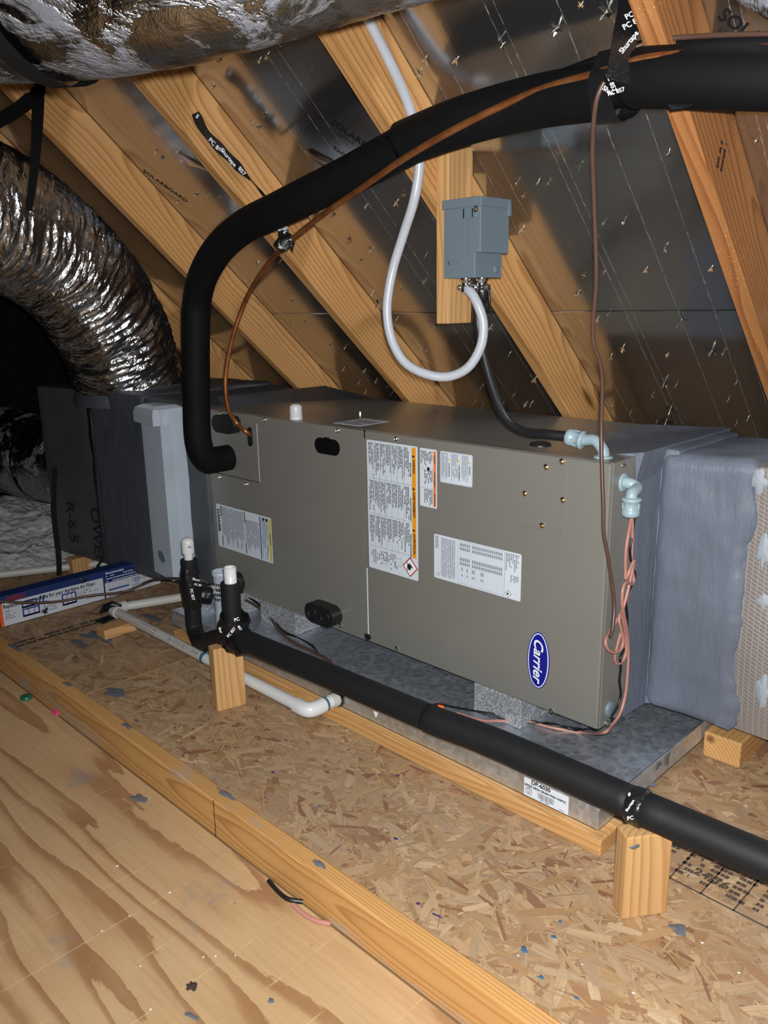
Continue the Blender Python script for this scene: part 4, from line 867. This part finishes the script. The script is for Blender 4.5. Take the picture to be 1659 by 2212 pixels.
# ================================================================== CONDENSATE DRAIN
cdn = thing('condensate_drain', 'black foam insulated condensate pipe with trap and risers resting on two wood posts', 'drain pipe', (-.9, -.37, .0))
LP = V((-.895, -.376, .100)); RPp = V((.262, -.318, .082)); RI = .030
trapx = V((-1.275, -.268, 0))
tl = lambda z: V((trapx.x, trapx.y, z))
MB().tube([tl(.208), tl(.10), tl(.03), tl(-.015), tl(-.038)+V((.028, -.008, 0)), tl(-.046)+V((.08, -.024, .004)), LP+V((-.20, .055, -.09)), LP+V((-.10, .028, -.045)), LP+V((-.03, .008, -.012))], [.0255, .0255], 22, True, .012).obj('trap_sleeve', 'drain_foam', cdn)
MB().tube([LP+V((.0, 0, .01)), LP+V((0, 0, .150))], .0255, 22, True).obj('vent_sleeve', 'drain_foam', cdn)
md = PY(922, 1549, -.345)
MB().tube([LP+V((.03, .002, -.004)), LP+V((.10, .005, -.006)), md*.5+LP*.5+V((0, 0, -.002)), md], RI, 24, True, .03).obj('pipe_sleeve', 'drain_foam', cdn)
en = PY(1659, 1862, -.30)
MB().tube([md+V((.004, 0, 0)), md+V((.03, .001, -.001)), RPp+V((-.30, -.012, .008)), RPp+V((-.03, 0, .001)), RPp+V((-.008, 0, 0))], [RI*.93, RI*1.04, RI*1.04], 24, True, .03).obj('pipe_sleeve', 'drain_foam', cdn)
MB().tube([RPp+V((.012, .0, .0)), RPp+V((.035, .001, 0)), en, en+(en-RPp)*5.2], [RI*.9, RI*1.06, RI*1.06], 24, True, .02).obj('pipe_sleeve', 'drain_foam', cdn)
def wrap(name, c, ax, r, hw, par, amp=.004, seed=0):
    ax = V(ax).normalized(); a = ax.orthogonal().normalized(); b = ax.cross(a); vs = []; n = 36; m = 7
    for j in range(m):
        for k in range(n):
            th_ = 2*math.pi*k/n; rr = r+amp*noise.noise(V((3*math.cos(th_)+seed, 3*math.sin(th_), j*.9)))-(.004 if j in (0, m-1) else 0)
            vs.append(V(c)+ax*(hw*(2*j/(m-1)-1))+(a*math.cos(th_)+b*math.sin(th_))*rr)
    return MB().add(vs, [(j*n+k, j*n+(k+1) % n, (j+1)*n+(k+1) % n, (j+1)*n+k) for j in range(m-1) for k in range(n)], True).obj(name, 'tape', par)
tw = wrap('tape_wrap', LP+V((.0, 0, .018)), (.3, 0, 1), .041, .040, cdn, .009, 2); wrap('tape_wrap', LP+V((.02, .0, -.012)), (1, 0, .1), .037, .030, cdn, .008, 4)
tw2 = wrap('tape_wrap', tl(.115), UP, .030, .065, cdn, .006, 6)
tw3 = wrap('tape_wrap', RPp+V((.002, 0, 0)), (1, 0, 0), .0345, .016, cdn, .003, 9)
wrap('tape_wrap', tl(.09)+V((.03, .03, 0)), (.3, .8, -.25), .027, .02, cdn, .005, 8)
def dtext(s, px, py, yv, ang, size, par):
    p = PY(px, py, yv); d = (p-CAM).dot(AF); tape_text(s, px, py, d, ang, size, par)
dtext('Shurt', 416, 1250, -.315, .25, .014, tw2); dtext('PC 857', 413, 1272, -.315, 1.35, .016, tw2); dtext('PC 85', 420, 1262, -.315, .2, .012, tw2)
dtext('PC 857', 492, 1376, -.44, -.9, .014, tw); dtext('PC', 506, 1340, -.44, -.3, .016, tw); dtext('Shur', 474, 1355, -.435, 1.2, .012, tw); dtext('857', 515, 1352, -.44, 1.0, .012, tw)
dtext('PC', 1354, 1768, -.372, -.2, .013, tw3); dtext('Shurtape', 1352, 1752, -.372, -1.0, .009, tw3); dtext('8', 1356, 1715, -.365, .2, .012, tw3)
# bare pipe tops
c1 = MB().tube([tl(.20), tl(.232)], .0135, 20, True).obj('pipe_end', 'pvc', cdn)
MB().lathe(tl(.228), UP, [(.0185, 0), (.0192, .004), (.0192, .036), (.017, .044), (.009, .049), (.001, .050)], 24).obj('pipe_cap', 'pvc', cdn)
mb = MB(); fcap = frame(tl(.246)+(CAM-tl(.246)).normalized()*.0195*V((1, 1, 0)).normalized().length, AR, UP)
for k in range(12): rect(mb, fcap, -.011+k*.0017, -.011+k*.0017+.0008+.0006*(k % 3), -.003, .004)
mb.obj('cap_bar_code', 'ink_grey', cdn)
vp = LP+V((.003, 0, .135)); mb = MB(); mb.lathe(vp, UP, [(.0165, 0), (.0165, .058), (.0138, .058), (.0138, .01)], 24); mb.obj('vent_pipe', 'pvc', cdn)
# branch into the cabinet
br0 = tl(.085)+V((.005, .01, 0)); br1 = V((p2.x, -.05, p2.z))
mb = MB(); mb.tube([br0, br1], .0165, 18, True); br = mb.obj('branch_pipe', 'pvc', cdn)
dbr = (br1-br0).normalized(); mid = br0.lerp(br1, .32); nb = -AF; nb = (nb-dbr*nb.dot(dbr)).normalized()
text('pipe_lettering', 'CHARLOTTE', frame(mid+nb*.0168, dbr, nb.cross(dbr)), 'ink_red', br, .016, .0003)
# nail and foil scrap on the left post
# white open fitting behind the vent
cc = PY(478, 1262, -.13); wf = thing('fitting_jar', 'white open-topped plastic jar with black printing behind the vent riser', 'jar', (cc.x, cc.y, PZ0))
MB().lathe((cc.x, cc.y, PZ0+.002), UP, [(.026, 0), (.026, .192), (.029, .195), (.029, .208), (.025, .208), (.025, .06)], 26).obj('jar_body', 'white_plastic', wf)
mb = MB(); rs = random.Random(6); 
for k in range(9):
    for j in range(4):
        a0 = -2.7+k*.28; zc = PZ0+.112+j*.017
        mb.add([V((cc.x+.0265*math.cos(a), cc.y+.0265*math.sin(a), zz_)) for a, zz_ in ((a0, zc), (a0+.22*rs.random()+.05, zc), (a0+.22, zc+.010), (a0, zc+.010))], [(0, 1, 2, 3)])
mb.obj('jar_print', 'ink', wf)
# posts
def post(base, h, lab):
    c = PZ(*base, FZ); return c
pR = [PZ(1325, 1955, FZ), PZ(1348, 1985, FZ), PZ(1437, 1972, FZ)]
cR = V(((pR[0].x+pR[2].x)/2, (pR[0].y+pR[2].y)/2, 0)); azR = math.atan2(pR[2].y-pR[1].y, pR[2].x-pR[1].x)
hR = RPp.z-.034-FZ
pstR = tag(lumber('wood_post', V((cR.x, cR.y, FZ+hR/2)), UP, V((math.cos(azR), math.sin(azR), 0)), hR, .040, .088, 'pine_board', None, .003), 'upright pine block in front of the pan corner holding up the black drain pipe', 'wood post', 'posts under the drain pipe')
tmark = PD(1360, 1800, (pR[1]-CAM).dot(AF)-.012)
blm = MB(); blob(blm, V((.0, 0, 0)), V((1, 0, 0)), V((0, 1, 0)), .010, .005, V((0, 0, 1)), .0006, 91, 16, .7); blm.obj('mastic_mark', 'smear_grey', pstR, frame(V((cR.x, cR.y, FZ+hR-.02))+V((math.sin(azR), -math.cos(azR), 0))*.0203+V((math.cos(azR), math.sin(azR), 0))*-.03, V((math.cos(azR), math.sin(azR), 0)), UP))
pL = [PZ(461, 1530, FZ), PZ(482, 1538, FZ), PZ(531, 1518, FZ)]
cL = V(((pL[0].x+pL[2].x)/2, (pL[0].y+pL[2].y)/2, 0)); hL = LP.z-.036-FZ
tag(lumber('wood_post', V((cL.x, cL.y, FZ+hL/2)), UP, V((.25, 1, 0)), hL, .040, .085, 'pine_board', None, .003), 'upright pine block beside the drain pan under the taped tee of the black drain pipe', 'wood post', 'posts under the drain pipe')
# ---- white overflow drain pipe
ov = thing('overflow_pipe', 'white plastic overflow pipe with elbows running from the drain pan along the floor', 'drain pipe', (-1.1, -.311, FZ))
zP = -.062; el = PZ(660, 1530, zP); xe = el.x+.012; yP = el.y-.004; rP = .0167
MB().tube([V((PZ(245, 1320, zP).x+.015, yP, zP+.004)), V((-1.2, yP, zP)), V((xe-.02, yP, zP))], rP*.92, 20, True).obj('pipe_run', 'pvc_old', ov)
eb = MB(); eb.tube([V((xe-.042, yP, zP)), V((xe-.015, yP, zP)), V((xe+.002, yP+.005, zP)), V((xe+.008, yP+.022, zP)), V((xe+.008, yP+.048, zP))], .0205, 20, True, .006); eb.obj('elbow', 'pvc', ov)
MB().tube([V((-1.137, yP, zP+.0005)), V((xe-.04, yP, zP+.0005))], rP*.97, 20, True).obj('pipe_run', 'pvc', ov)
MB().lathe((-1.143, yP, zP+.0005), (1, 0, 0), [(.0166, 0), (.0175, .002), (.0175, .012), (.0166, .014)], 20).obj('primer_ring', 'smear_blue', ov)
MB().lathe((xe+.008, yP+.042, zP), (0, 1, 0), [(.0170, 0), (.0170, .04)], 20).obj('pipe_nipple', 'pvc', ov)
MB().lathe((xe+.008, yP+.051, zP), (0, 1, 0), [(.0192, 0), (.0192, .006)], 20).obj('primer_ring', 'smear_blue', ov)
MB().lathe((xe+.008, PY0-.028, zP), (0, 1, 0), [(.0195, 0), (.0205, .022)], 8).obj('pan_nut', 'pvc_old', ov)
MB().lathe((xe+.008, PY0-.0065, zP), (0, 1, 0), [(.0235, 0), (.0235, .006)], 20).obj('rubber_washer', 'black_rubber', ov)
e2 = V((PZ(245, 1320, zP).x, yP, zP+.004))
MB().tube([e2+V((.035, 0, 0)), e2+V((.01, 0, 0)), e2+V((-.004, .006, 0)), e2+V((-.006, .022, 0)), e2+V((-.004, .05, 0))], .0205, 20, True, .006).obj('elbow', 'pvc_old', ov)
MB().tube([e2+V((-.004, .04, 0)), PZ(395, 1290, zP+.006), PZ(395, 1290, zP+.006)+V((.02, .11, .004)), PZ(395, 1290, zP+.006)+V((.06, .30, .006))], rP*.95, 18, True).obj('pipe_run', 'pvc_old', ov)
MB().lathe(e2+V((-.003, .052, 0)), (.05, 1, .03), [(.0168, 0), (.0172, .012)], 20).obj('primer_ring', 'ink_purple', ov)
fl2 = frame(V((-1.68, yP-.0108, zP+.0138)), (1, 0, 0), (0, .62, .78))
text('pipe_lettering', 'CHARLOTTE PIPE', frame(V((-1.40, yP-.0108, zP+.0120)), (-1, 0, 0), (0, -.62, -.78)), 'ink_red', ov, .018, .0002, width=.24)
text('pipe_lettering', 'PVC 1120 SCH 40', frame(V((-1.16, yP-.0108, zP+.0120)), (-1, 0, 0), (0, -.62, -.78)), 'ink_grey', ov, .014, .0002, width=.17)
mb = MB(); mb.tube([e2+V((-.05, -.02, -.012)), e2+V((-.01, -.022, .012)), e2+V((.012, -.005, .026)), e2+V((.025, .02, .015))], [.008, .014, .012, .006], 8, True); mb.obj('tape_tie', 'tape', ov)
tk = MB(); tk.prism([e2+V((-.02, -.06, -.031)), e2+V((.02, -.05, -.031)), e2+V((.03, -.01, -.022)), e2+V((-.01, -.015, -.022))], (0, 0, .004)); tk.obj('tape_tail', 'tape', ov)
wb = PZ(213, 1368, FZ)
tag(lumber('wood_block', V((-1.655, -.343, FZ+.0165)), (0, 1, 0), (0, 0, 1), .118, .062, .033, 'pine_board', None, .003), 'small flat pine block under the elbow of the white overflow pipe', 'wood block')
# white pipe further back
tag(MB().tube([PZ(-120, 1262, FZ+.025), PZ(0, 1241, FZ+.025), PZ(225, 1216, FZ+.025), PZ(330, 1204, FZ+.025)], .0165, 16, True).obj('floor_pipe', 'pvc_old'), 'white plastic pipe lying in front of the loose grey insulation', 'pipe')
# loose insulation
mb = MB(); nx, ny = 90, 60; vs = []
for i in range(nx+1):
    for j in range(ny+1):
        x = -3.49+.91*i/nx; y = -.75+1.35*j/ny; e = min(1, min(i, nx-i)/8)*min(1, min(j, ny-j)/8)
        h = (.05+.26*min(1, max(0, (-2.62-x)/.5))*(.75+.5*noise.noise(V((x*3, y*3, 0))))+.04*noise.noise(V((x*14, y*14, 1)))+.02*noise.noise(V((x*40, y*40, 2))))*e
        vs.append(V((x, y, FZ+max(.0006, h*.72))))
mb.add(vs, [(i*(ny+1)+j, (i+1)*(ny+1)+j, (i+1)*(ny+1)+j+1, i*(ny+1)+j+1) for i in range(nx) for j in range(ny)], True)
tag(mb.obj('blown_insulation', 'insul'), 'loose grey blown insulation heaped beyond the filter carton', 'insulation', kind='stuff')
# ================================================================== FILTER CARTON
bx = -2.0; cb = thing('filter_carton', 'flat navy and white cardboard filter carton with instructions lying under the plenum', 'carton', (bx-.05, -.28, FZ))
cy0, cy1, ch = PX(3, 1360, bx).y, .03, .112
MB().bbox((bx-.065, cy0, FZ+.0005), (bx, cy1, FZ+ch), .003).obj('carton_box', 'carton_navy', cb)
fr = frame(V((bx+.0006, cy0, FZ)), (0, 1, 0), UP); LC = cy1-cy0
def cf(u): return u*LC
mb = MB(); rect(mb, fr, .012, cf(.615), .003, ch*.78); mb.obj('instruction_panel', 'carton_white', cb)
mb = MB(); rect(mb, fr, cf(.625), LC-.003, .003, ch*.56); mb.obj('certification_panel', 'carton_white', cb)
mb = MB(); rect(mb, fr, .0, .012, .003, ch*.78); mb.obj('orange_edge', 'carton_orange', cb)
MB().lathe(fr @ V((cf(.10), ch*.885, .0)), (1, 0, 0), [(.036, 0), (.036, .0006)], 24).obj('plum_oval', 'carton_plum', cb, Matrix.Translation((0, 0, FZ+ch*.885)) @ Matrix.Scale(.28, 4, (0, 0, 1)) @ Matrix.Translation((0, 0, -FZ-ch*.885)))
ft = lambda u, v: fr @ Matrix.Translation((cf(u), ch*v, .0006))
text('carton_lettering', 'Replacement instructions for your Aprilaire Air Filter:', ft(.025, .655), 'ink', cb, .020, .0005, width=cf(.54))
for u, v, s in ((.03, .48, 'STEP 1'), (.245, .485, 'STEP 2'), (.49, .51, 'STEP 3')): text('carton_lettering', s, ft(u, v), 'print_blue', cb, .0085, .0002)
text('carton_lettering', 'Recommended:', ft(.635, .90), 'print_white', cb, .012, .0002)
rs = random.Random(9); mb = MB()
for u0, u1, v0, v1 in ((.03, .10, .20, .42), (.245, .33, .12, .40), (.49, .60, .38, .46), (.49, .60, .16, .30), (.80, .95, .40, .52), (.64, .78, .06, .18), (.80, .95, .06, .28)): print_lines(mb, fr @ Matrix.Translation((0, 0, .0005)), cf(u0), cf(u1), ch*v0, ch*v1, .0075, .4, .8, rs, (.004, .012))
mb.obj('carton_fine_print', 'ink_grey', cb)
mb = MB(); print_lines(mb, fr @ Matrix.Translation((0, 0, .0005)), cf(.635), cf(.95), ch*.60, ch*.84, .0105, .35, .8, rs, (.006, .016)); mb.obj('carton_fine_print', 'carton_white', cb)
# drawings of the filter cabinet
fz = fr @ Matrix.Translation((0, 0, .0006))
for (u, v, wd, hh) in ((.125, .16, .062, .27), (.125, .47-.02, .055, .27-.03), (.355, .17, .055, .40)):
    mb = MB(); outline(mb, fz, cf(u), cf(u)+wd, ch*v, ch*(v+hh), .005); rect(mb, fz, cf(u), cf(u)+wd, ch*v, ch*v+.007)
    for k in (1, 2): rect(mb, fz, cf(u)+wd*k/3, cf(u)+wd*k/3+.0022, ch*v, ch*(v+hh))
    mb.obj('carton_drawing', 'print_blue', cb)
mb = MB()
for k in range(2): mb.add([fz @ V((cf(.215)+k*.013+a, ch*.42+b, 0)) for a, b in ((0, 0), (.006, 0), (.016, .034), (.010, .034))], [(0, 1, 2, 3)])
mb.obj('carton_drawing', 'print_blue', cb)
mb = MB(); rect(mb, fz, cf(.44), cf(.49), ch*.25, ch*.52); mb.obj('carton_drawing', 'grey_conduit', cb)
mb = MB(); rect(mb, fz, cf(.645), cf(.78), ch*.26, ch*.31); mb.obj('carton_drawing', 'print_blue', cb)
mb = MB(); outline(mb, fz, cf(.645), cf(.715), ch*.34, ch*.52, .0008); outline(mb, fz, cf(.72), cf(.78), ch*.34, ch*.52, .0008); mb.obj('carton_drawing', 'ink_grey', cb)
MB().lathe(fr @ V((cf(.835), ch*.40, .0004)), (1, 0, 0), [(.0105, 0), (.0105, .0004)], 20).obj('approval_mark', 'print_blue', cb)
MB().lathe(fr @ V((cf(.835), ch*.40, .0008)), (1, 0, 0), [(.0080, 0), (.0080, .0004)], 20).obj('approval_mark', 'carton_white', cb)
text('approval_lettering', 'UL', fr @ Matrix.Translation((cf(.835), ch*.40, .0016)), 'print_blue', cb, .010, .0004, align='CENTER')
for px, py in ((182, 1252), (97, 1319)):
    c = PX(px, py, bx); mb = MB(); blob(mb, V((bx+.001, c.y, c.z)), V((0, 1, 0)), UP, .012, .010, V((1, 0, 0)), .001, px, 14, .8); mb.obj('mastic_spot', 'ink', cb)
# ================================================================== DISCONNECT BOX
BB, BF, BFL = -.427, -.320, -.336; by0, by1 = -.050, .050
tag(lumber('mounting_board', V((-.446, .010, (.914+1.345)/2)), UP, (0, 1, 0), 1.345-.914, .037, .089, 'pine_board', None, .003), 'vertical pine board nailed to a rafter behind the grey disconnect box', 'board')
db = thing('disconnect_box', 'grey painted steel electrical disconnect box on the vertical pine board', 'electrical box', (-.38, 0, 1.015))
MB().bbox((BB, by0, 1.016), (BFL, by1, 1.180), .002).obj('enclosure', 'grey_steel', db)
MB().bbox((BFL-.02, by0-.001, 1.069), (BF, by1+.003, 1.180), .002).obj('cover', 'grey_steel', db)
MB().bbox((BB-.002, by0-.005, 1.166), (BF+.003, by1+.006, 1.186), .002).obj('rain_hood', 'grey_steel', db)
MB().bbox((BF+.0, by1-.004, 1.150), (BF+.004, by1+.006, 1.175), .001).obj('hinge_tab', 'grey_steel', db)
for x_, z_, dz in ((BF-.047, 1.153, .020), (BF-.022, 1.153, .018)): MB().box((x_-.0006, by0-.0042, z_-dz/2), (x_+.0006, by0-.0008, z_+dz/2)).obj('latch_slot', 'black_hole', db)
MB().bbox((BF-.047, by0-.0022, 1.143), (BF-.012, by0+.002, 1.167), .001).obj('latch_tab', 'grey_steel', db)
link('screw', SZ, None, db, rot_to(FN, V((BF-.013, by0-.0025, 1.160))))
MB().bbox((BB+.018, by0-.0022, 1.047), (BB+.060, by0+.001, 1.053), .001).obj('embossed_rib', 'grey_steel', db)
link('rivet', SZ, None, db, rot_to(FN, V((BB+.016, by0-.001, 1.050))) @ Matrix.Scale(.5, 4))
MB().lathe((BFL-.0005, .028, 1.035), (1, 0, 0), [(.0085, 0), (.0085, .0022), (.006, .003)], 18).obj('knockout', 'grey_steel', db)
def connector(x, y, par):
    c = V((x, y, 1.016)); MB().lathe(c, (0, 0, -1), [(.0155, 0), (.0155, .005), (.012, .006), (.012, .022), (.0145, .022), (.0145, .030)], 14).obj('cable_connector', 'chrome', par)
    MB().bbox((x-.022, y-.006, .990), (x+.022, y+.006, 1.002), .002).obj('clamp_bar', 'chrome', par)
    for s in (-1, 1): link('clamp_screw', SZ, None, par, rot_to((0, -1, 0), V((x+s*.017, y-.006, .996))) @ Matrix.Scale(.8, 4))
cA, cB = V((-.392, -.012, 1.0)), V((-.358, .004, 1.0))
connector(cA.x, cA.y, db); connector(cB.x, cB.y, db)
# grey conduit: along the rafter then a hanging loop up into the box
cn = [PX(742, -60, -.452), PX(785, 22, -.4525), PX(835, 120, -.4525), PX(878, 215, -.4525), PX(898, 285, -.4525), PD(906, 350, 1.80), PD(895, 430, 1.83), PD(872, 505, 1.88), PD(848, 585, 1.92), PD(836, 665, 1.94), PD(845, 730, 1.95), PD(872, 780, 1.95), PD(915, 806, 1.94), PD(965, 814, 1.93), PD(1010, 795, 1.91), PD(1038, 750, 1.89), PD(1044, 700, 1.875), PD(1031, 655, 1.868), PD(1016, 630, 1.872), cA+V((0, 0, -.008))]
tag(MB().tube(cn, .0112, 16, True, .012).obj('conduit', 'grey_conduit'), 'light grey flexible conduit looping from a rafter into the disconnect box', 'conduit')
# black whip to the cabinet
ft0 = PZ(1303, 988, UH)
wq = [cB+V((0, 0, -.004)), cB+V((.001, .004, -.03)), PD(1030, 660, 1.92), PD(1034, 710, 1.94), PD(1048, 780, 1.945), PD(1068, 850, 1.94), PD(1092, 905, 1.925), PD(1130, 932, 1.90), PD(1180, 938, 1.86), PD(1226, 943, 1.835)]
tag(MB().tube(wq, .0118, 16, True, .012).obj('power_whip', 'black_rubber'), 'black electrical whip from the disconnect box down to the cabinet top', 'cable')
tag(MB().tube([cB+V((.012, .01, -.004)), cB+V((.013, .012, -.05)), PD(1036, 690, 1.94), PD(1030, 730, 1.95)], .0028, 8, True, .012).obj('ground_wire', 'wire_black'), 'thin dark ground wire beside the black electrical whip', 'wire')
def elbow_fitting(name, lab, base, nrm, cpts, nutpos, nutdir):
    t = thing(name, lab, 'conduit fitting', tuple(base), 'grey elbow conduit fittings'); nrm = V(nrm)
    MB().lathe(base, nrm, [(.021, 0), (.021, .002), (.0165, .004)], 22).obj('base_flange', 'grey_fitting', t)
    MB().tube(cpts, .0125, 18, True, .006).obj('elbow_body', 'grey_fitting', t)
    nd = V(nutdir).normalized()
    nb_ = MB().lathe(nutpos, nd, [(.016, -.004), (.0215, -.003), (.0215, .004), (.0175, .006), (.0175, .022), (.0195, .024), (.0195, .034), (.0165, .038), (.012, .038)], 16).obj('compression_nut', 'grey_fitting', t)
    a = nd.orthogonal().normalized(); b = nd.cross(a)
    for k in range(8): d = a*math.cos(k*math.pi/4)+b*math.sin(k*math.pi/4); MB().tube([V(nutpos)+d*.0178+nd*.008, V(nutpos)+d*.0178+nd*.021], .0016, 6, True).obj('nut_rib', 'grey_fitting', nb_)
    return t
n0 = PD(1258, 951, 1.815)
elbow_fitting('elbow_fitting', 'grey plastic elbow fitting joining the black whip to the cabinet top', V((ft0.x, ft0.y, UH)), UP, [V((ft0.x, ft0.y, UH+.002)), V((ft0.x, ft0.y, UH+.014)), (V((ft0.x, ft0.y, UH+.030))*.6+n0*.4)+V((0, 0, .004)), n0], n0, PD(1226, 943, 1.835)-n0)
s0 = PX(1347, 1042, 0); n1 = PX(1364, 1078, .036)
elbow_fitting('elbow_fitting', 'grey plastic elbow fitting on the cabinet end above the salmon wires', V((0, s0.y, s0.z)), (1, 0, 0), [V((.002, s0.y, s0.z)), V((.014, s0.y, s0.z)), V((.030, s0.y+.004, s0.z-.008)), V((.036, n1.y, n1.z+.012)), n1], n1, (0, 0, -1))
# ================================================================== WIRES
bw_ = [PD(1305, 178, 1.29), PD(1292, 205, 1.30), PD(1284, 245, 1.32), PD(1280, 330, 1.38), PD(1284, 450, 1.46), PD(1288, 600, 1.54), PD(1281, 700, 1.60), PD(1283, 745, 1.62), PD(1297, 785, 1.64), PD(1301, 830, 1.66), PD(1299, 920, 1.69), PD(1300, 1000, 1.70), PD(1303, 1090, 1.71), PD(1304, 1150, 1.72), PD(1312, 1195, 1.73), PD(1322, 1260, 1.75), PD(1327, 1310, 1.76), PD(1323, 1360, 1.755), PD(1317, 1376, 1.75)]
tag(MB().tube(bw_, .0042, 10, True, .012).obj('thermostat_cable', 'wire_brown'), 'brown cable hanging from the taped pipe hanger down past the cabinet corner', 'cable')
X1 = .022
sw = thing('wire_bundle', 'salmon and black low-voltage wires coiled and hanging at the cabinet end', 'wires', tuple(PX(1350, 1400, X1)))
def wp(lst, x=X1): return [PX(a, b, x+(0.0 if len(q) == 0 else q[0])) for a, b, *q in lst]
n2 = PX(1364, 1118, X1+.006)
MB().tube([n2]+wp([(1358, 1150), (1352, 1190), (1351, 1230), (1352, 1252, .004), (1360, 1232, .008), (1370, 1210, .006), (1368, 1222, .002), (1360, 1260), (1350, 1300), (1341, 1325), (1320, 1360), (1308, 1385, .01), (1313, 1402, .012), (1326, 1410, .012), (1340, 1404, .012), (1346, 1385, .012), (1342, 1362, .012), (1337, 1340, .012), (1340, 1325, .008), (1347, 1345, .006), (1352, 1380), (1352, 1410), (1345, 1428), (1334, 1434), (1328, 1424), (1332, 1400, .005), (1341, 1366, .008)]), .0036, 10, True, .006).obj('salmon_wire', 'wire_salmon', sw)
MB().tube([n2+V((0, .004, 0))]+wp([(1366, 1160), (1364, 1215), (1369, 1250), (1366, 1262, .004), (1352, 1258, .008), (1345, 1275, .01), (1344, 1310, .01), (1352, 1350, .005), (1357, 1400), (1356, 1450), (1351, 1500), (1340, 1540), (1322, 1566, .003), (1303, 1583, .006)])+[PZ(1260, 1582, PZ0+.010), PZ(1200, 1573, PZ0+.008), PZ(1150, 1561, PZ0+.008), PZ(1090, 1557, PZ0+.012), PZ(1040, 1556, PZ0+.02), PZ(985, 1540, PZ0+.05)], .0036, 10, True, .008).obj('salmon_wire', 'wire_salmon', sw)
MB().tube([n2+V((.003, .008, 0))]+wp([(1367, 1150), (1361, 1190), (1366, 1225), (1372, 1240), (1366, 1262, -.004), (1352, 1290, -.004), (1355, 1340, -.004), (1348, 1400, -.004), (1340, 1420), (1341, 1445), (1338, 1470), (1341, 1500), (1332, 1530), (1322, 1545)]), .003, 8, True, .008).obj('black_wire', 'wire_black', sw)
for k in range(3):
    q = [PX(1322+2*k, 1546+4*k, X1-.012)]
    q += [PZ(1288-6*k, 1578-3*k, PZ0+.006), PZ(1240, 1572+3*k, PZ0+.01), PZ(1190, 1566-2*k, PZ0+.014), PZ(1140, 1556+3*k, PZ0+.008), PZ(1080, 1552-4*k, PZ0+.016), PZ(1035-8*k, 1538-2*k, PZ0+.03), PZ(985, 1528, PZ0+.05), PZ(945, 1520, PZ0+.07), PZ(936, 1524, PZ0+.075)]
    MB().tube(q, .0022, 8, True, .01).obj('black_wire', 'wire_black', sw)
sp_ = PZ(950, 1526, PZ0+.06); MB().tube([PZ(940, 1524, PZ0+.06), PZ(958, 1529, PZ0+.055)], [.010, .006], 12, True).obj('wire_connector', 'orange_plastic', sw)
MB().tube([PZ(933, 1526, PZ0+.08), PZ(940, 1522, PZ0+.085), PZ(944, 1526, PZ0+.075)], .004, 8, True).obj('wire_knot', 'wire_black', sw)
# float switch run on the far side of the drain pipe and out over the carton
fw = thing('float_switch_wire', 'brown wire leading from the drain pan past the risers and over the filter carton', 'wire', tuple(PZ(600, 1370, PZ0)))
MB().tube([PZ(718, 1434, PZ0+.010), PZ(700, 1420, PZ0+.012), PZ(670, 1405, PZ0+.008), PZ(630, 1385, PZ0+.008), PZ(602, 1360, PZ0+.012), PZ(580, 1330, PZ0+.03), PZ(545, 1304, PZ0+.05), PZ(510, 1288, PZ0+.06), PZ(462, 1268, PZ0+.09), PY(440, 1256, -.22), PY(395, 1250, -.24), PX(330, 1253, -1.75), PX(270, 1278, -1.82), PX(200, 1286, -1.88), PX(120, 1300, -1.92), PX(60, 1302, -1.94), PX(0, 1299, -1.96), PX(-120, 1292, -2.0)], .0048, 10, True, .01).obj('brown_wire', 'wire_brown', fw)
for k in range(2): MB().tube([PZ(690-4*k, 1415, PZ0+.009), PZ(676, 1398-3*k, PZ0+.012), PZ(645, 1378, PZ0+.010+.004*k), PZ(612, 1366-4*k, PZ0+.012), PZ(590, 1335, PZ0+.025), PZ(560, 1308-4*k, PZ0+.045), PZ(536, 1290, PZ0+.06)], .0022, 8, True, .01).obj('black_wire', 'wire_black', fw)
# ================================================================== LITTER ON THE FLOOR
g1 = PZ(72, 1504, FZ); t = thing('bottle_cap', 'dark green plastic cap lying on the plywood against the pine plate', 'bottle cap', tuple(g1))
MB().lathe((g1.x, g1.y-.02, FZ), UP, [(.016, 0), (.016, .008), (.014, .0095), (.002, .0095)], 20).obj('cap_shell', 'green_plastic', t)
w1 = PZ(120, 1540, FZ+.006); tag(MB().tube([w1+V((-.012, 0, 0)), w1+V((0, .001, 0)), w1+V((.012, .002, .001))], [.0062, .0068, .0045], 12, True).obj('wire_nut', 'pink_plastic'), 'tiny pink wire connector lying on the plywood sheet', 'wire connector')
tag(MB().tube([PZ(580, 1902, FZ+.004), PZ(600, 1925, FZ+.006), PZ(622, 1942, FZ+.012), PZ(654, 1948, FZ+.008)], [.004, .005, .005, .0045], 10, True, .006).obj('cable_scrap', 'black_rubber'), 'scrap of dark cable jacket on the plywood by the pine plate', 'scrap')
tag(MB().tube([PZ(634, 1954, FZ+.005), PZ(650, 1970, FZ+.004), PZ(680, 1988, FZ+.004), PZ(715, 1996, FZ+.004)], .0045, 10, True, .006).obj('wire_scrap', 'wire_salmon'), 'short scrap of salmon wire on the plywood by the pine plate', 'scrap')
rs = random.Random(77)
for k in range(46):
    px, py = rs.uniform(150, 1640), rs.uniform(1480, 2190); p = PZ(px, py, FZ)
    on = 'plywood_sheet' if p.y < -.75 else 'osb'
    if -.745 <= p.y <= -.70 or p.y > -.25: continue
    mb = MB(); blob(mb, p, V((math.cos(k), math.sin(k), 0)), V((-math.sin(k), math.cos(k), 0)), rs.uniform(.0012, .0032), rs.uniform(.001, .002), UP, .0012, k, 7, .6)
    mb.obj('crumb', rs.choice(['mesh_white', 'mesh_white', 'ink', 'torn_paper']), ply if on == 'plywood_sheet' else panels[2])
